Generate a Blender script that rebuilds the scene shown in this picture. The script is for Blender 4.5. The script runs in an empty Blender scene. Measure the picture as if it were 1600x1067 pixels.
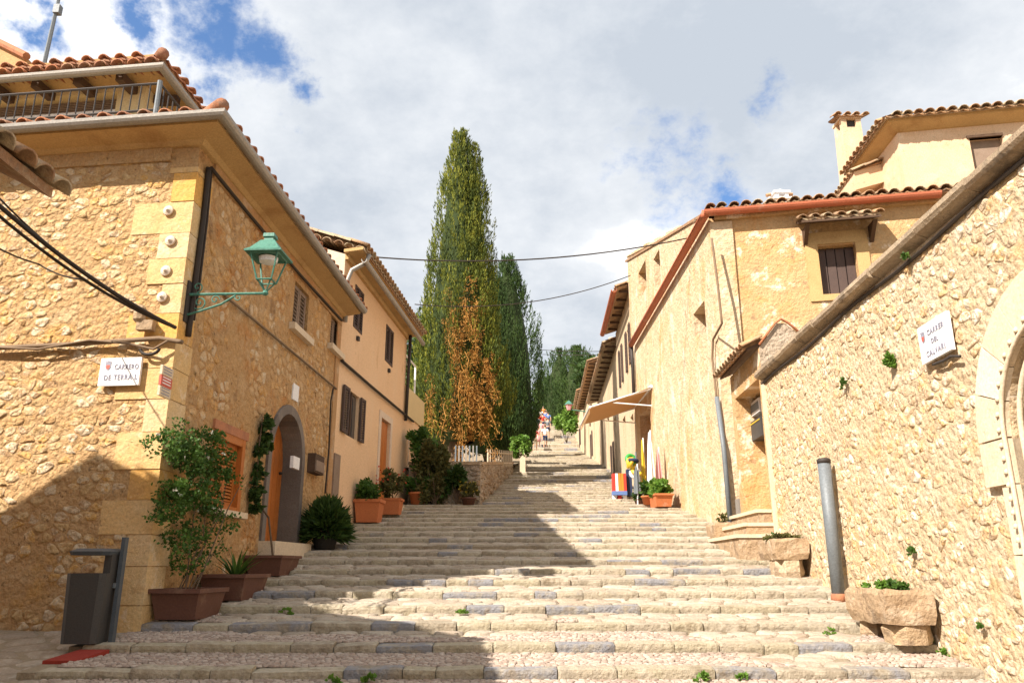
import bpy, math, random
from math import sin, cos, pi, radians, sqrt, atan2, floor
from mathutils import Vector, Matrix, noise
random.seed(7)
scene = bpy.context.scene
C = scene.collection
# ---------------------------------------------------------------- camera, sky, sun, exposure
E = 1.82            # eye height above the street at the camera
FPX = 1210.0        # focal length in pixels of the 1600 px wide photograph
PITCH = radians(16.22)
cam_d = bpy.data.cameras.new('camera'); cam = bpy.data.objects.new('camera', cam_d); C.objects.link(cam)
cam.location = (0, 0, E); cam.rotation_euler = (pi / 2 + PITCH, 0, 0)
cam_d.sensor_width = 36; cam_d.lens = FPX / 1600 * 36; cam_d.clip_end = 3000; cam_d.clip_start = .05
scene.camera = cam
scene.view_settings.view_transform = 'Standard'; scene.view_settings.look = 'None'
scene.view_settings.exposure = 1.25; scene.view_settings.gamma = 1; scene.view_settings.use_curve_mapping = False

SUN_TO = Vector((-.585, -.51, .655)).normalized()
sd = bpy.data.lights.new('sun', 'SUN'); sd.energy = 4.4; sd.angle = radians(.55); sd.color = (1, .90, .79)
sun = bpy.data.objects.new('sun', sd); C.objects.link(sun)
sun.rotation_euler = SUN_TO.to_track_quat('Z', 'Y').to_euler(); sun.location = (-20, -18, 30)

def world():
    w = bpy.data.worlds.new('World'); scene.world = w; w.use_nodes = True
    nt = w.node_tree; nt.nodes.clear(); N = nt.nodes.new; L = nt.links.new
    out = N('ShaderNodeOutputWorld'); bg = N('ShaderNodeBackground'); bg.inputs[1].default_value = .1
    L(bg.outputs[0], out.inputs[0])
    sky = N('ShaderNodeTexSky'); sky.sky_type = 'NISHITA'; sky.sun_disc = False
    sky.sun_elevation = math.asin(SUN_TO.z); sky.sun_rotation = atan2(SUN_TO.x, SUN_TO.y) % (2 * pi)
    tc = N('ShaderNodeTexCoord')
    def M(op, a, b=None, c=None):
        n = N('ShaderNodeMath'); n.operation = op
        for i, x in enumerate((a, b, c)):
            if x is None: continue
            if isinstance(x, (int, float)): n.inputs[i].default_value = x
            else: L(x, n.inputs[i])
        return n.outputs[0]
    def VM(op, a, b=None, out=0):
        n = N('ShaderNodeVectorMath'); n.operation = op
        for i, x in enumerate((a, b)):
            if x is None: continue
            if isinstance(x, (tuple, list, Vector)): n.inputs[i].default_value = tuple(x)
            else: L(x, n.inputs[i])
        return n.outputs[out]
    def noi(vec, sc, det=6, ro=.55, off=(0, 0, 0)):
        n = N('ShaderNodeTexNoise'); n.inputs['Scale'].default_value = sc; n.inputs['Detail'].default_value = det
        n.inputs['Roughness'].default_value = ro; L(VM('ADD', vec, off), n.inputs['Vector']); return n.outputs['Fac']
    d = tc.outputs['Generated']
    sep = N('ShaderNodeSeparateXYZ'); L(d, sep.inputs[0])
    z = M('ADD', M('MAXIMUM', sep.outputs[2], 0.0), .35)
    cb = N('ShaderNodeCombineXYZ'); L(M('DIVIDE', sep.outputs[0], z), cb.inputs[0]); L(M('DIVIDE', sep.outputs[1], z), cb.inputs[1])
    pv = cb.outputs[0]
    n1 = noi(pv, 2.6, 8, .58, (3.1, 1.7, 0)); n2 = noi(pv, 1.25, 7, .52, (9.3, 4.2, 2)); n3 = noi(pv, 5.5, 9, .66, (1, 8, 5))
    # openings in the cloud deck where blue sky shows, ragged by the same noise
    gap = None
    def warp(sc, amt, src, off):
        n = N('ShaderNodeTexNoise'); n.inputs['Scale'].default_value = sc; n.inputs['Detail'].default_value = 7; n.inputs['Roughness'].default_value = .62
        L(VM('ADD', d, off), n.inputs['Vector']); q = VM('SUBTRACT', n.outputs['Color'], (.5, .5, .5)); q = VM('MULTIPLY', q, (amt, amt, amt)); return VM('ADD', src, q)
    dw = warp(9.0, .22, d, (2.0, 5.0, 1.0))
    for px, py, r in [(400, 78, .030), (350, 28, .030), (225, 14, .020), (300, 118, .022), (60, 42, .018), (1062, 205, .064), (1050, 250, .05), (1140, 272, .042), (1192, 150, .034), (1150, 300, .02), (470, 165, .02)]:
        u = (533 - py) / FPX
        v = Vector(((px - 800) / FPX, cos(PITCH) - u * sin(PITCH), sin(PITCH) + u * cos(PITCH))).normalized()
        g = M('SUBTRACT', 1, M('DIVIDE', VM('DISTANCE', dw, v, 1), r * 2.1))
        gap = g if gap is None else M('MAXIMUM', gap, g)
    gap = M('MAXIMUM', gap, -.6)
    # 0..1 : 1 = clear sky
    broad = M('MULTIPLY', M('SUBTRACT', M('ADD', M('MULTIPLY', n1, .35), M('MULTIPLY', n3, .65)), .5), 3.0)
    clear = M('ADD', M('ADD', M('MULTIPLY', gap, 1.5), M('MULTIPLY', broad, 2.6)), -.25)
    mr = N('ShaderNodeMapRange'); mr.interpolation_type = 'SMOOTHSTEP'; L(clear, mr.inputs[0])
    mr.inputs[1].default_value = 0; mr.inputs[2].default_value = 1.5
    cl = mr.outputs[0]
    # clouds: grey undersides and white tops
    shade = M('ADD', M('MULTIPLY', n2, .55), M('ADD', M('MULTIPLY', n1, .25), M('MULTIPLY', n3, .2)))
    cr = N('ShaderNodeValToRGB'); L(shade, cr.inputs[0]); e = cr.color_ramp.elements
    e[0].position = .40; e[0].color = (2.6, 2.85, 3.2, 1); e[1].position = .575; e[1].color = (6.2, 6.15, 6.1, 1)
    x = cr.color_ramp.elements.new(.5); x.color = (3.85, 3.98, 4.15, 1)
    skc = N('ShaderNodeMix'); skc.data_type = 'RGBA'; skc.blend_type = 'MULTIPLY'; skc.inputs[0].default_value = 1
    L(sky.outputs[0], skc.inputs[6]); skc.inputs[7].default_value = (.62, .78, .95, 1)
    mx = N('ShaderNodeMix'); mx.data_type = 'RGBA'; L(cl, mx.inputs[0]); L(cr.outputs[0], mx.inputs[6]); L(skc.outputs[2], mx.inputs[7])
    L(mx.outputs[2], bg.inputs[0])
world()

# ---------------------------------------------------------------- geometry helpers
CP, SP = cos(PITCH), sin(PITCH)
def ray(px, py):
    u = (533 - py) / FPX
    return Vector(((px - 800) / FPX, CP - u * SP, SP + u * CP))
def PY(px, py, Y):                       # world point seen at a pixel of the photograph, at distance Y
    r = ray(px, py); return Vector((r.x / r.y * Y, Y, E + r.z / r.y * Y))
def GP(px, py):                          # point of the street plane
    r = ray(px, py); t = E / (.175 * r.y - r.z); return Vector((r.x * t, r.y * t, E + r.z * t))
S = .175
def G(Y): return S * Y + max(0, min(Y, 80) - 56) * .10

WO = {}                                   # world location of every parent
class MB:
    def __init__(s): s.v = []; s.f = []; s.t = []; s.m = []
    def add(s, vs, fs, tone=.5, mi=0):
        b = len(s.v); s.v.extend([tuple(v) for v in vs])
        for f in fs: s.f.append([b + i for i in f]); s.t.append(tone); s.m.append(mi)
    def box(s, c, h, tone=.5, mi=0, rot=None):
        c = Vector(c); vs = []
        for a in (-1, 1):
            for b in (-1, 1):
                for d in (-1, 1):
                    q = Vector((a * h[0], b * h[1], d * h[2]))
                    if rot is not None: q = rot @ q
                    vs.append(c + q)
        s.add(vs, [(0, 1, 3, 2), (4, 6, 7, 5), (0, 4, 5, 1), (2, 3, 7, 6), (0, 2, 6, 4), (1, 5, 7, 3)], tone, mi)
    def hexa(s, p, tone=.5, mi=0):        # 8 points: bottom ring 4, top ring 4
        s.add(p, [(3, 2, 1, 0), (4, 5, 6, 7), (0, 1, 5, 4), (1, 2, 6, 5), (2, 3, 7, 6), (3, 0, 4, 7)], tone, mi)
    def tube(s, pts, r, n=8, tone=.5, mi=0, cap=True):
        pts = [Vector(p) for p in pts]; rs = r if isinstance(r, (list, tuple)) else [r] * len(pts)
        vs = []; fs = []
        up = None
        for i, p in enumerate(pts):
            d = (pts[min(i + 1, len(pts) - 1)] - pts[max(i - 1, 0)]).normalized()
            if up is None: up = Vector((0, 0, 1)) if abs(d.z) < .9 else Vector((1, 0, 0))
            a = d.cross(up).normalized(); b = a.cross(d).normalized(); up = b
            for k in range(n):
                t = 2 * pi * k / n; vs.append(p + (a * cos(t) + b * sin(t)) * rs[i])
        for i in range(len(pts) - 1):
            for k in range(n):
                k2 = (k + 1) % n; fs.append((i * n + k, i * n + k2, (i + 1) * n + k2, (i + 1) * n + k))
        if cap: fs.append(tuple(range(n - 1, -1, -1))); fs.append(tuple((len(pts) - 1) * n + k for k in range(n)))
        s.add(vs, fs, tone, mi)
    def lathe(s, c, prof, n=16, tone=.5, mi=0, rot=None):
        c = Vector(c); vs = []; fs = []
        for r, z in prof:
            for k in range(n):
                q = Vector((r * cos(2 * pi * k / n), r * sin(2 * pi * k / n), z))
                if rot is not None: q = rot @ q
                vs.append(c + q)
        for i in range(len(prof) - 1):
            for k in range(n):
                k2 = (k + 1) % n; fs.append((i * n + k, i * n + k2, (i + 1) * n + k2, (i + 1) * n + k))
        fs.append(tuple(range(n - 1, -1, -1))); fs.append(tuple((len(prof) - 1) * n + k for k in range(n)))
        s.add(vs, fs, tone, mi)
    def quad(s, a, b, c, d, tone=.5, mi=0): s.add([a, b, c, d], [(0, 1, 2, 3)], tone, mi)
    def build(s, name, mats, parent=None, smooth=False, local=False, kind=None, center=True):
        if not isinstance(mats, (list, tuple)): mats = [mats]
        me = bpy.data.meshes.new(name)
        if local or not s.v: c = Vector((0, 0, 0))
        else:
            xs = [v[0] for v in s.v]; ys = [v[1] for v in s.v]; zs = [v[2] for v in s.v]
            c = Vector(((min(xs) + max(xs)) / 2, (min(ys) + max(ys)) / 2, min(zs)))
        cx, cy, cz = c
        me.from_pydata([(x - cx, y - cy, z - cz) for x, y, z in s.v], [], s.f)
        for m in mats: me.materials.append(m)
        a = me.attributes.new('tone', 'FLOAT', 'FACE'); a.data.foreach_set('value', s.t)
        if any(s.m): me.polygons.foreach_set('material_index', s.m)
        if smooth: me.polygons.foreach_set('use_smooth', [True] * len(s.f))
        me.update()
        o = bpy.data.objects.new(name, me); C.objects.link(o)
        if local: o.parent = parent; return o
        if parent is not None: o.parent = parent; o.location = c - WO[parent.name]
        else: o.location = c
        WO[o.name] = c
        if kind: o['kind'] = kind
        return o
def tag(o, label, cat=None, group=None, kind=None):
    if label: o['label'] = label
    if cat: o['category'] = cat
    if group: o['group'] = group
    if kind: o['kind'] = kind
    return o
def thing(name, label, cat, loc, group=None, rotz=0):
    o = bpy.data.objects.new(name, None); C.objects.link(o); o.location = loc; o.rotation_euler = (0, 0, rotz)
    o.empty_display_size = .1
    WO[o.name] = Vector(loc); return tag(o, label, cat, group)
def copy_tree(o, parent=None):
    c = o.copy(); C.objects.link(c); c.parent = parent
    for ch in list(o.children): copy_tree(ch, c)
    return c
def inst(src, parent, M_world):           # shared-mesh copy placed with a world matrix
    c = src.copy(); C.objects.link(c); c.parent = parent
    c.matrix_basis = Matrix.Translation(-WO[parent.name]) @ M_world if parent is not None else M_world
    return c

class Face:                                # a vertical wall plane; u along, v = world z, w = outwards
    def __init__(s, A, B, hint):
        s.A = Vector((A[0], A[1], 0)); s.B = Vector((B[0], B[1], 0)); s.d = (s.B - s.A).normalized(); s.L = (s.B - s.A).length
        n = Vector((-s.d.y, s.d.x, 0)); s.n = n if n.dot(Vector((hint[0], hint[1], 0))) > 0 else -n
    def __call__(s, u, v, w=0): return s.A + s.d * u + s.n * w + Vector((0, 0, v))
    def uv(s, px, py, w=0):
        r = ray(px, py); A = s.A + s.n * w
        t = (A.dot(s.n)) / r.dot(s.n); P = r * t
        return ((P - A).dot(s.d), E + P.z)
    def rect(s, l, t, r, b, w=0):          # pixel rectangle -> u0,u1,v0,v1 from its mid-edges
        my = (t + b) / 2; mx = (l + r) / 2
        a = s.uv(l, my, w)[0]; c = s.uv(r, my, w)[0]; return (min(a, c), max(a, c), s.uv(mx, b, w)[1], s.uv(mx, t, w)[1])

def wall_panel(mb, F, u0, u1, v0, v1, ops=(), depth=.3, w=0, top=None, step=None, tone=.5):
    """wall sheet with openings (u0,u1,v0,v1[,'arch']) and their reveals; top(u) optional sloping top"""
    us = sorted({u0, u1, *[o[0] for o in ops], *[o[1] for o in ops]}); vs = sorted({v0, v1, *[o[2] for o in ops], *[o[3] for o in ops]})
    us = [u for u in us if u0 <= u <= u1]; vs = [v for v in vs if v0 <= v <= v1]
    for i in range(len(us) - 1):
        for j in range(len(vs) - 1):
            mu = (us[i] + us[i + 1]) / 2; mv = (vs[j] + vs[j + 1]) / 2
            if any(o[0] < mu < o[1] and o[2] < mv < o[3] for o in ops): continue
            mb.quad(F(us[i], vs[j], w), F(us[i + 1], vs[j], w), F(us[i + 1], vs[j + 1], w), F(us[i], vs[j + 1], w), tone)
    if top: mb.quad(F(u0, v1, w), F(u1, v1, w), F(u1, top(u1), w), F(u0, top(u0), w), tone)
    for o in ops:
        a, b, c, d = o[:4]; W = w - (o[5] if len(o) > 5 else depth)
        mb.quad(F(a, c, w), F(b, c, w), F(b, c, W), F(a, c, W), tone)
        if len(o) > 4 and o[4] == 'arch':
            r = (b - a) / 2; m = (a + b) / 2; sp = d - r; n = 16
            P = [(m - r * cos(pi * k / n), sp + r * sin(pi * k / n)) for k in range(n + 1)]
            mb.quad(F(a, c, w), F(a, sp, w), F(a, sp, W), F(a, c, W), tone); mb.quad(F(b, c, w), F(b, sp, w), F(b, sp, W), F(b, c, W), tone)
            for k in range(n):
                (x0, y0), (x1, y1) = P[k], P[k + 1]
                mb.quad(F(x0, y0, w), F(x1, y1, w), F(x1, d, w), F(x0, d, w), tone)
                mb.quad(F(x0, y0, w), F(x1, y1, w), F(x1, y1, W), F(x0, y0, W), tone)
        else:
            mb.quad(F(a, c, w), F(a, d, w), F(a, d, W), F(a, c, W), tone); mb.quad(F(b, c, w), F(b, d, w), F(b, d, W), F(b, c, W), tone)
            mb.quad(F(a, d, w), F(b, d, w), F(b, d, W), F(a, d, W), tone)

def sweep(mb, pts, prof, side, tone=.5, mi=0, closed=False, cap=True):
    """sweep a profile [(w,z)...] along plan polyline pts [(x,y,z0)...]; w grows to the side of travel (side=+1 left, -1 right)"""
    P = [Vector(p) for p in pts]; n = len(P); rings = []
    for i in range(n):
        def nrm(a, b):
            d = (P[b] - P[a]); d.z = 0; d.normalize(); return Vector((-d.y, d.x, 0)) * side
        if i == 0: m = nrm(0, 1)
        elif i == n - 1: m = nrm(n - 2, n - 1)
        else:
            a = nrm(i - 1, i); b = nrm(i, i + 1); m = (a + b); m = m / (m.dot(a))
        rings.append([P[i] + m * w + Vector((0, 0, z)) for w, z in prof])
    k = len(prof); vs = [v for r in rings for v in r]; fs = []
    rng = k if closed else k - 1
    for i in range(n - 1):
        for j in range(rng):
            j2 = (j + 1) % k; fs.append((i * k + j, i * k + j2, (i + 1) * k + j2, (i + 1) * k + j))
    if closed and cap: fs.append(tuple(range(k))); fs.append(tuple((n - 1) * k + j for j in range(k)))
    mb.add(vs, fs, tone, mi)

def cells(u0, u1, v0, v1, size, aspect=1.4, jit=.42, seed=1, keep=None):
    """irregular stone outlines: jittered sites, each clipped by the bisectors with its neighbours"""
    rnd = random.Random(seed); su = size * sqrt(aspect); sv = size / sqrt(aspect)
    nu = max(1, int((u1 - u0) / su)); nv = max(1, int((v1 - v0) / sv)); su = (u1 - u0) / nu; sv = (v1 - v0) / nv
    P = {}
    for i in range(-2, nu + 2):
        for j in range(-2, nv + 2):
            P[i, j] = (u0 + (i + .5 + (.5 if j % 2 else 0) + rnd.uniform(-jit, jit)) * su, v0 + (j + .5 + rnd.uniform(-jit, jit)) * sv)
    out = []
    asp2 = (su / sv) ** 2
    for i in range(0, nu):
        for j in range(0, nv):
            x, y = P[i, j]
            if keep and not keep(x, y): continue
            if rnd.random() < .0: continue
            poly = [(x - 2 * su, y - 2 * sv), (x + 2 * su, y - 2 * sv), (x + 2 * su, y + 2 * sv), (x - 2 * su, y + 2 * sv)]
            for di in (-2, -1, 0, 1, 2):
                for dj in (-2, -1, 0, 1, 2):
                    if (di, dj) == (0, 0) or (i + di, j + dj) not in P: continue
                    a, b = P[i + di, j + dj]; nx, ny = (a - x), (b - y) * asp2
                    c = nx * (x + a) / 2 + ny * (y + b) / 2; np_ = []
                    for k in range(len(poly)):
                        p = poly[k]; q = poly[(k + 1) % len(poly)]
                        dp = nx * p[0] + ny * p[1] - c; dq = nx * q[0] + ny * q[1] - c
                        if dp <= 0: np_.append(p)
                        if dp * dq < 0: t = dp / (dp - dq); np_.append((p[0] + (q[0] - p[0]) * t, p[1] + (q[1] - p[1]) * t))
                    poly = np_
                    if len(poly) < 3: break
                if len(poly) < 3: break
            if len(poly) >= 3:
                poly = [(min(max(a, u0), u1), min(max(b, v0), v1)) for a, b in poly]
                out.append(poly)
    return out
def stone_add(mb, poly, fn, gap, h, rnd, tone, base=-.02, rough=.3, dome=.1):
    cx = sum(p[0] for p in poly) / len(poly); cy = sum(p[1] for p in poly) / len(poly)
    q = []
    n = len(poly)
    for k in range(n):                       # cut the corners so that outlines are rounded
        a = poly[k]; b = poly[(k + 1) % n]
        if (a[0] - b[0]) ** 2 + (a[1] - b[1]) ** 2 < 1e-6: continue
        for t in (.24, .76):
            x = a[0] + (b[0] - a[0]) * t - cx; y = a[1] + (b[1] - a[1]) * t - cy
            r = sqrt(x * x + y * y) + 1e-6; s_ = max(.3, 1 - gap / r) * rnd.uniform(.86, 1.07)
            q.append((x * s_, y * s_))
    n = len(q)
    if n < 4: return
    tx, ty = rnd.uniform(-rough, rough), rnd.uniform(-rough, rough)
    vs = [fn(cx + x, cy + y, base) for x, y in q]
    vs += [fn(cx + x * .90, cy + y * .90, h * rnd.uniform(.35, .75)) for x, y in q]
    vs += [fn(cx + x * rnd.uniform(.6, .8), cy + y * rnd.uniform(.6, .8), h * (1 + rnd.uniform(-.2, .2)) + (x * tx + y * ty)) for x, y in q]
    vs.append(fn(cx + rnd.uniform(-.1, .1) * q[0][0], cy, h * (1 + dome)))
    fs = [(k, (k + 1) % n, n + (k + 1) % n, n + k) for k in range(n)]
    fs += [(n + k, n + (k + 1) % n, 2 * n + (k + 1) % n, 2 * n + k) for k in range(n)]
    fs += [(2 * n + k, 2 * n + (k + 1) % n, 3 * n) for k in range(n)]
    mb.add(vs, fs, tone)
def area(poly): return abs(sum(poly[k][0] * poly[(k + 1) % len(poly)][1] - poly[(k + 1) % len(poly)][0] * poly[k][1] for k in range(len(poly)))) / 2
def stones(items, name, mat_, parent, limit, gap=.012, hr=(.012, .04), seed=3, smooth=True, rough=.3):
    """items: (poly, fn). the largest seen become objects of their own, the rest one mesh"""
    rnd = random.Random(seed); L = []
    for poly, fn in items:
        cx = sum(p[0] for p in poly) / len(poly); cy = sum(p[1] for p in poly) / len(poly); P = fn(cx, cy, 0)
        f = P.y * CP + (P.z - E) * SP; up = -P.y * SP + (P.z - E) * CP
        vis = f > .5 and abs(P.x / f) < .67 and abs(up / f) < .45
        L.append((-(area(poly) / max(f, .1) ** 2) * (1 if vis else .001), len(L), poly, fn))
    L.sort(); rest = MB()
    for i, (_, _, poly, fn) in enumerate(L):
        m = MB() if i < limit else rest
        stone_add(m, poly, fn, gap, rnd.uniform(*hr), rnd, rnd.random(), rough=rough)
        if i < limit and m.v: m.build(name, mat_, parent, smooth)
    if rest.v: rest.build(name, mat_, parent, smooth, kind='stuff')

# ---------------------------------------------------------------- materials
def mat(name, cols, nscale=3, nmix=.35, rough=.85, bump=.3, bscale=40, stain_pit_shade=None, rnd=0., metal=0, bdist=.01, voro=0, spec=.3, trans=0, streak=0):
    m = bpy.data.materials.new(name); m.use_nodes = True; nt = m.node_tree; nt.nodes.clear(); N = nt.nodes.new; L = nt.links.new
    out = N('ShaderNodeOutputMaterial'); bs = N('ShaderNodeBsdfPrincipled'); L(bs.outputs[0], out.inputs[0])
    bs.inputs['Roughness'].default_value = rough; bs.inputs['Metallic'].default_value = metal; bs.inputs['Specular IOR Level'].default_value = spec
    geo = N('ShaderNodeNewGeometry'); at = N('ShaderNodeAttribute'); at.attribute_name = 'tone'; oi = N('ShaderNodeObjectInfo')
    def M(op, a, b=None, c=None, clamp=False):
        n = N('ShaderNodeMath'); n.operation = op; n.use_clamp = clamp
        for i, x in enumerate((a, b, c)):
            if x is None: continue
            if isinstance(x, (int, float)): n.inputs[i].default_value = x
            else: L(x, n.inputs[i])
        return n.outputs[0]
    def noi(sc, det=5, ro=.6, vec=None):
        n = N('ShaderNodeTexNoise'); n.inputs['Scale'].default_value = sc; n.inputs['Detail'].default_value = det; n.inputs['Roughness'].default_value = ro
        L(vec or geo.outputs['Position'], n.inputs['Vector']); return n.outputs['Fac']
    n1 = noi(nscale, 6, .65); fac = M('MULTIPLY_ADD', M('SUBTRACT', n1, .5), nmix * 2.5, M('ADD', M('MULTIPLY', at.outputs['Fac'], 1 - rnd), M('MULTIPLY', oi.outputs['Random'], rnd)), True)
    cr = N('ShaderNodeValToRGB'); L(fac, cr.inputs[0]); el = cr.color_ramp.elements
    k = len(cols)
    if k == 1: cols = [cols[0], tuple(c * .85 for c in cols[0])]; k = 2
    el[0].position = 0; el[0].color = (*cols[0], 1); el[1].position = 1; el[1].color = (*cols[-1], 1)
    for i in range(1, k - 1): e = el.new(i / (k - 1)); e.color = (*cols[i], 1)
    col = cr.outputs[0]
    def mixc(f, a, b, bt='MIX'):
        x = N('ShaderNodeMix'); x.data_type = 'RGBA'; x.blend_type = bt
        if isinstance(f, (int, float)): x.inputs[0].default_value = f
        else: L(f, x.inputs[0])
        L(a, x.inputs[6])
        if isinstance(b, tuple): x.inputs[7].default_value = (*b, 1)
        else: L(b, x.inputs[7])
        return x.outputs[2]
    if stain_pit_shade:                                # [(colour, scale, threshold, softness, strength)]; dark rubble specks paint shaded pits
        for sc_, s_, th, so, st in stain_pit_shade:
            mp = N('ShaderNodeMapping'); L(geo.outputs['Position'], mp.inputs[0]); mp.inputs['Location'].default_value = (s_ * 3.3, s_ * 1.1, 7)
            if streak: mp.inputs['Scale'].default_value = (1, 1, streak)
            r = N('ShaderNodeMapRange'); r.interpolation_type = 'SMOOTHSTEP'; L(noi(s_, 7, .68, mp.outputs[0]), r.inputs[0]); r.inputs[1].default_value = th; r.inputs[2].default_value = th + so
            r.inputs[4].default_value = st; col = mixc(r.outputs[0], col, sc_)
    # fine grain
    g = noi(bscale * 1.7, 3, .6); gr = N('ShaderNodeMapRange'); L(g, gr.inputs[0]); gr.inputs[1].default_value = .3; gr.inputs[2].default_value = .7; gr.inputs[3].default_value = .84; gr.inputs[4].default_value = 1.14
    cc = N('ShaderNodeCombineColor')
    for i in range(3): L(gr.outputs[0], cc.inputs[i])
    col = mixc(1.0, col, cc.outputs[0], 'MULTIPLY')
    L(col, bs.inputs['Base Color'])
    if bump:
        h = M('ADD', noi(bscale, 6, .65), M('MULTIPLY', noi(bscale * .22, 4, .6), 1.3))
        if voro:
            v = N('ShaderNodeTexVoronoi'); v.inputs['Scale'].default_value = voro; L(geo.outputs['Position'], v.inputs['Vector'])
            h = M('ADD', h, M('MULTIPLY', v.outputs['Distance'], -.65))
        b = N('ShaderNodeBump'); b.inputs['Strength'].default_value = bump; b.inputs['Distance'].default_value = bdist; L(h, b.inputs['Height']); L(b.outputs[0], bs.inputs['Normal'])
    if trans:
        t = N('ShaderNodeBsdfTranslucent'); L(col, t.inputs[0]); mx = N('ShaderNodeMixShader'); mx.inputs[0].default_value = trans
        L(bs.outputs[0], mx.inputs[1]); L(t.outputs[0], mx.inputs[2]); L(mx.outputs[0], out.inputs[0])
    return m
OR = (.50, .24, .06)
MT = {}
MT['l1_mortar'] = mat('warm_mortar', [(.64, .44, .23), (.54, .34, .16), (.66, .50, .30)], 3, .6, .95, 1, 26, [((.60, .34, .10), 1.6, .5, .15, .7), ((.38, .22, .10), 3.1, .58, .1, .6), ((.20, .12, .06), 11, .61, .05, .75)], bdist=.05, voro=15)  # finest dark specks paint the shade of small pits
MT['l1_stone'] = mat('golden_rubble', [(.50, .31, .14), (.60, .42, .21), (.68, .52, .32), (.62, .36, .11), (.72, .60, .42), (.46, .29, .15)], 10, .4, .95, 1., 28, [((.60, .33, .09), 1.8, .54, .15, .6), ((.38, .22, .10), 3.3, .6, .1, .6), ((.20, .12, .06), 11, .61, .05, .75)], bdist=.04, voro=20)  # last speck layer darkens pits in the stones by colour
MT['l1_side_mortar'] = mat('ochre_shaded_mortar', [(.60, .38, .18), (.50, .30, .13), (.62, .43, .24)], 3, .6, .95, 1, 22, [((.48, .20, .05), 1.3, .5, .15, .75), ((.62, .46, .28), 2.0, .57, .1, .6), ((.24, .13, .06), 3.4, .57, .1, .6), ((.20, .12, .06), 11, .61, .05, .75)], bdist=.05, voro=13)  # shaded-wall copy of warm mortar, albedo raised to lighten shade; specks paint pits
MT['l1_side_stone'] = mat('ochre_shaded_rubble', [(.46, .28, .13), (.58, .37, .18), (.64, .44, .24), (.60, .33, .11), (.68, .53, .35)], 9, .4, .95, 1., 24, [((.46, .20, .05), 1.3, .53, .15, .6), ((.24, .13, .06), 3.4, .58, .1, .6), ((.20, .12, .06), 11, .61, .05, .75)], bdist=.045, voro=16)  # rubble for the shaded wall, brightened against the shade; specks paint dark pits
MT['quoin'] = mat('yellow_sandstone', [(.64, .48, .29), (.60, .42, .21), (.60, .38, .15), (.64, .35, .09)], 5, .35, .92, .7, 26, [((.46, .26, .10), 2.4, .54, .15, .6), ((.70, .58, .42), 3.2, .55, .1, .6), ((.22, .14, .08), 9, .63, .05, .6)], bdist=.02)
MT['cornice'] = mat('ochre_render', [(.52, .35, .16), (.44, .28, .12)], 2, .5, .9, .4, 30, [((.3, .16, .06), 1.3, .5, .2, .6)])
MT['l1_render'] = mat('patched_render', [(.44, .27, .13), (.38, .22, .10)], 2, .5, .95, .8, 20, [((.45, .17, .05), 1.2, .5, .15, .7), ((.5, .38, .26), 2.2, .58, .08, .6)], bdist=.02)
MT['l2_render'] = mat('peach_render', [(.72, .50, .31), (.68, .46, .27)], 1.6, .6, .92, .4, 26, [((.70, .52, .34), 1.1, .48, .3, .7), ((.46, .27, .13), 3, .6, .12, .5), ((.34, .2, .11), 9, .66, .05, .4)], streak=.35)
MT['l2_gable'] = mat('pale_gable_render', [(.66, .55, .44), (.6, .48, .36)], 2, .5, .92, .5, 26, [((.45, .36, .28), 2, .55, .15, .6)])
MT['terrace'] = mat('cream_render', [(.62, .5, .28), (.56, .44, .24)], 1.2, .5, .9, .3, 30)
MT['r1_mortar'] = mat('cream_mortar', [(.70, .57, .41), (.60, .46, .29), (.74, .63, .48)], 3, .6, .95, 1., 26, [((.62, .40, .17), 1.7, .52, .13, .65), ((.44, .30, .18), 3.4, .58, .1, .6), ((.20, .12, .06), 11, .61, .05, .75)], bdist=.04, voro=16)  # dark specks put pit shade into the colour
MT['r1_stone'] = mat('cream_rubble', [(.54, .39, .24), (.66, .51, .34), (.74, .62, .47), (.66, .42, .18), (.78, .70, .58), (.68, .48, .26), (.50, .36, .24)], 11, .4, .95, 1., 30, [((.64, .40, .15), 1.9, .54, .13, .6), ((.42, .29, .18), 3.4, .6, .1, .6), ((.20, .12, .06), 11, .61, .05, .75)], bdist=.035, voro=21)  # pit shade coloured in by the dark specks
MT['ashlar'] = mat('cream_ashlar', [(.66, .55, .41), (.60, .49, .35), (.70, .61, .48)], 4, .45, .92, .5, 30, [((.50, .39, .26), 3, .56, .12, .5), ((.3, .23, .16), 11, .64, .05, .5)])
MT['cap'] = mat('weathered_cap', [(.36, .28, .19), (.28, .21, .14), (.42, .33, .23)], 5, .6, .95, .9, 24, [((.14, .11, .08), 2.2, .52, .12, .75)], bdist=.02)
MT['r2_render'] = mat('old_cream_render', [(.66, .52, .36), (.58, .43, .27), (.70, .58, .43)], 2.2, .6, .95, 1., 12, [((.56, .34, .15), 1.6, .5, .14, .75), ((.76, .66, .53), 2.4, .53, .12, .7), ((.36, .25, .16), 4.5, .6, .08, .65), ((.22, .15, .10), 10, .64, .05, .6)], bdist=.05, streak=.5)
MT['r2_front'] = mat('blotched_render', [(.56, .38, .20), (.48, .30, .14)], 3, .6, .95, 1., 16, [((.54, .30, .12), 1.5, .49, .12, .8), ((.78, .67, .53), 2.4, .53, .1, .85), ((.30, .20, .12), 4.5, .6, .08, .65)], bdist=.035)
MT['up_render'] = mat('smooth_cream_render', [(.66, .48, .32), (.59, .41, .26)], 2, .6, .92, .5, 24, [((.70, .56, .42), 1.3, .5, .2, .6), ((.44, .29, .17), 2.2, .56, .12, .5), ((.36, .25, .16), 6, .6, .08, .45)])
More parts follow.
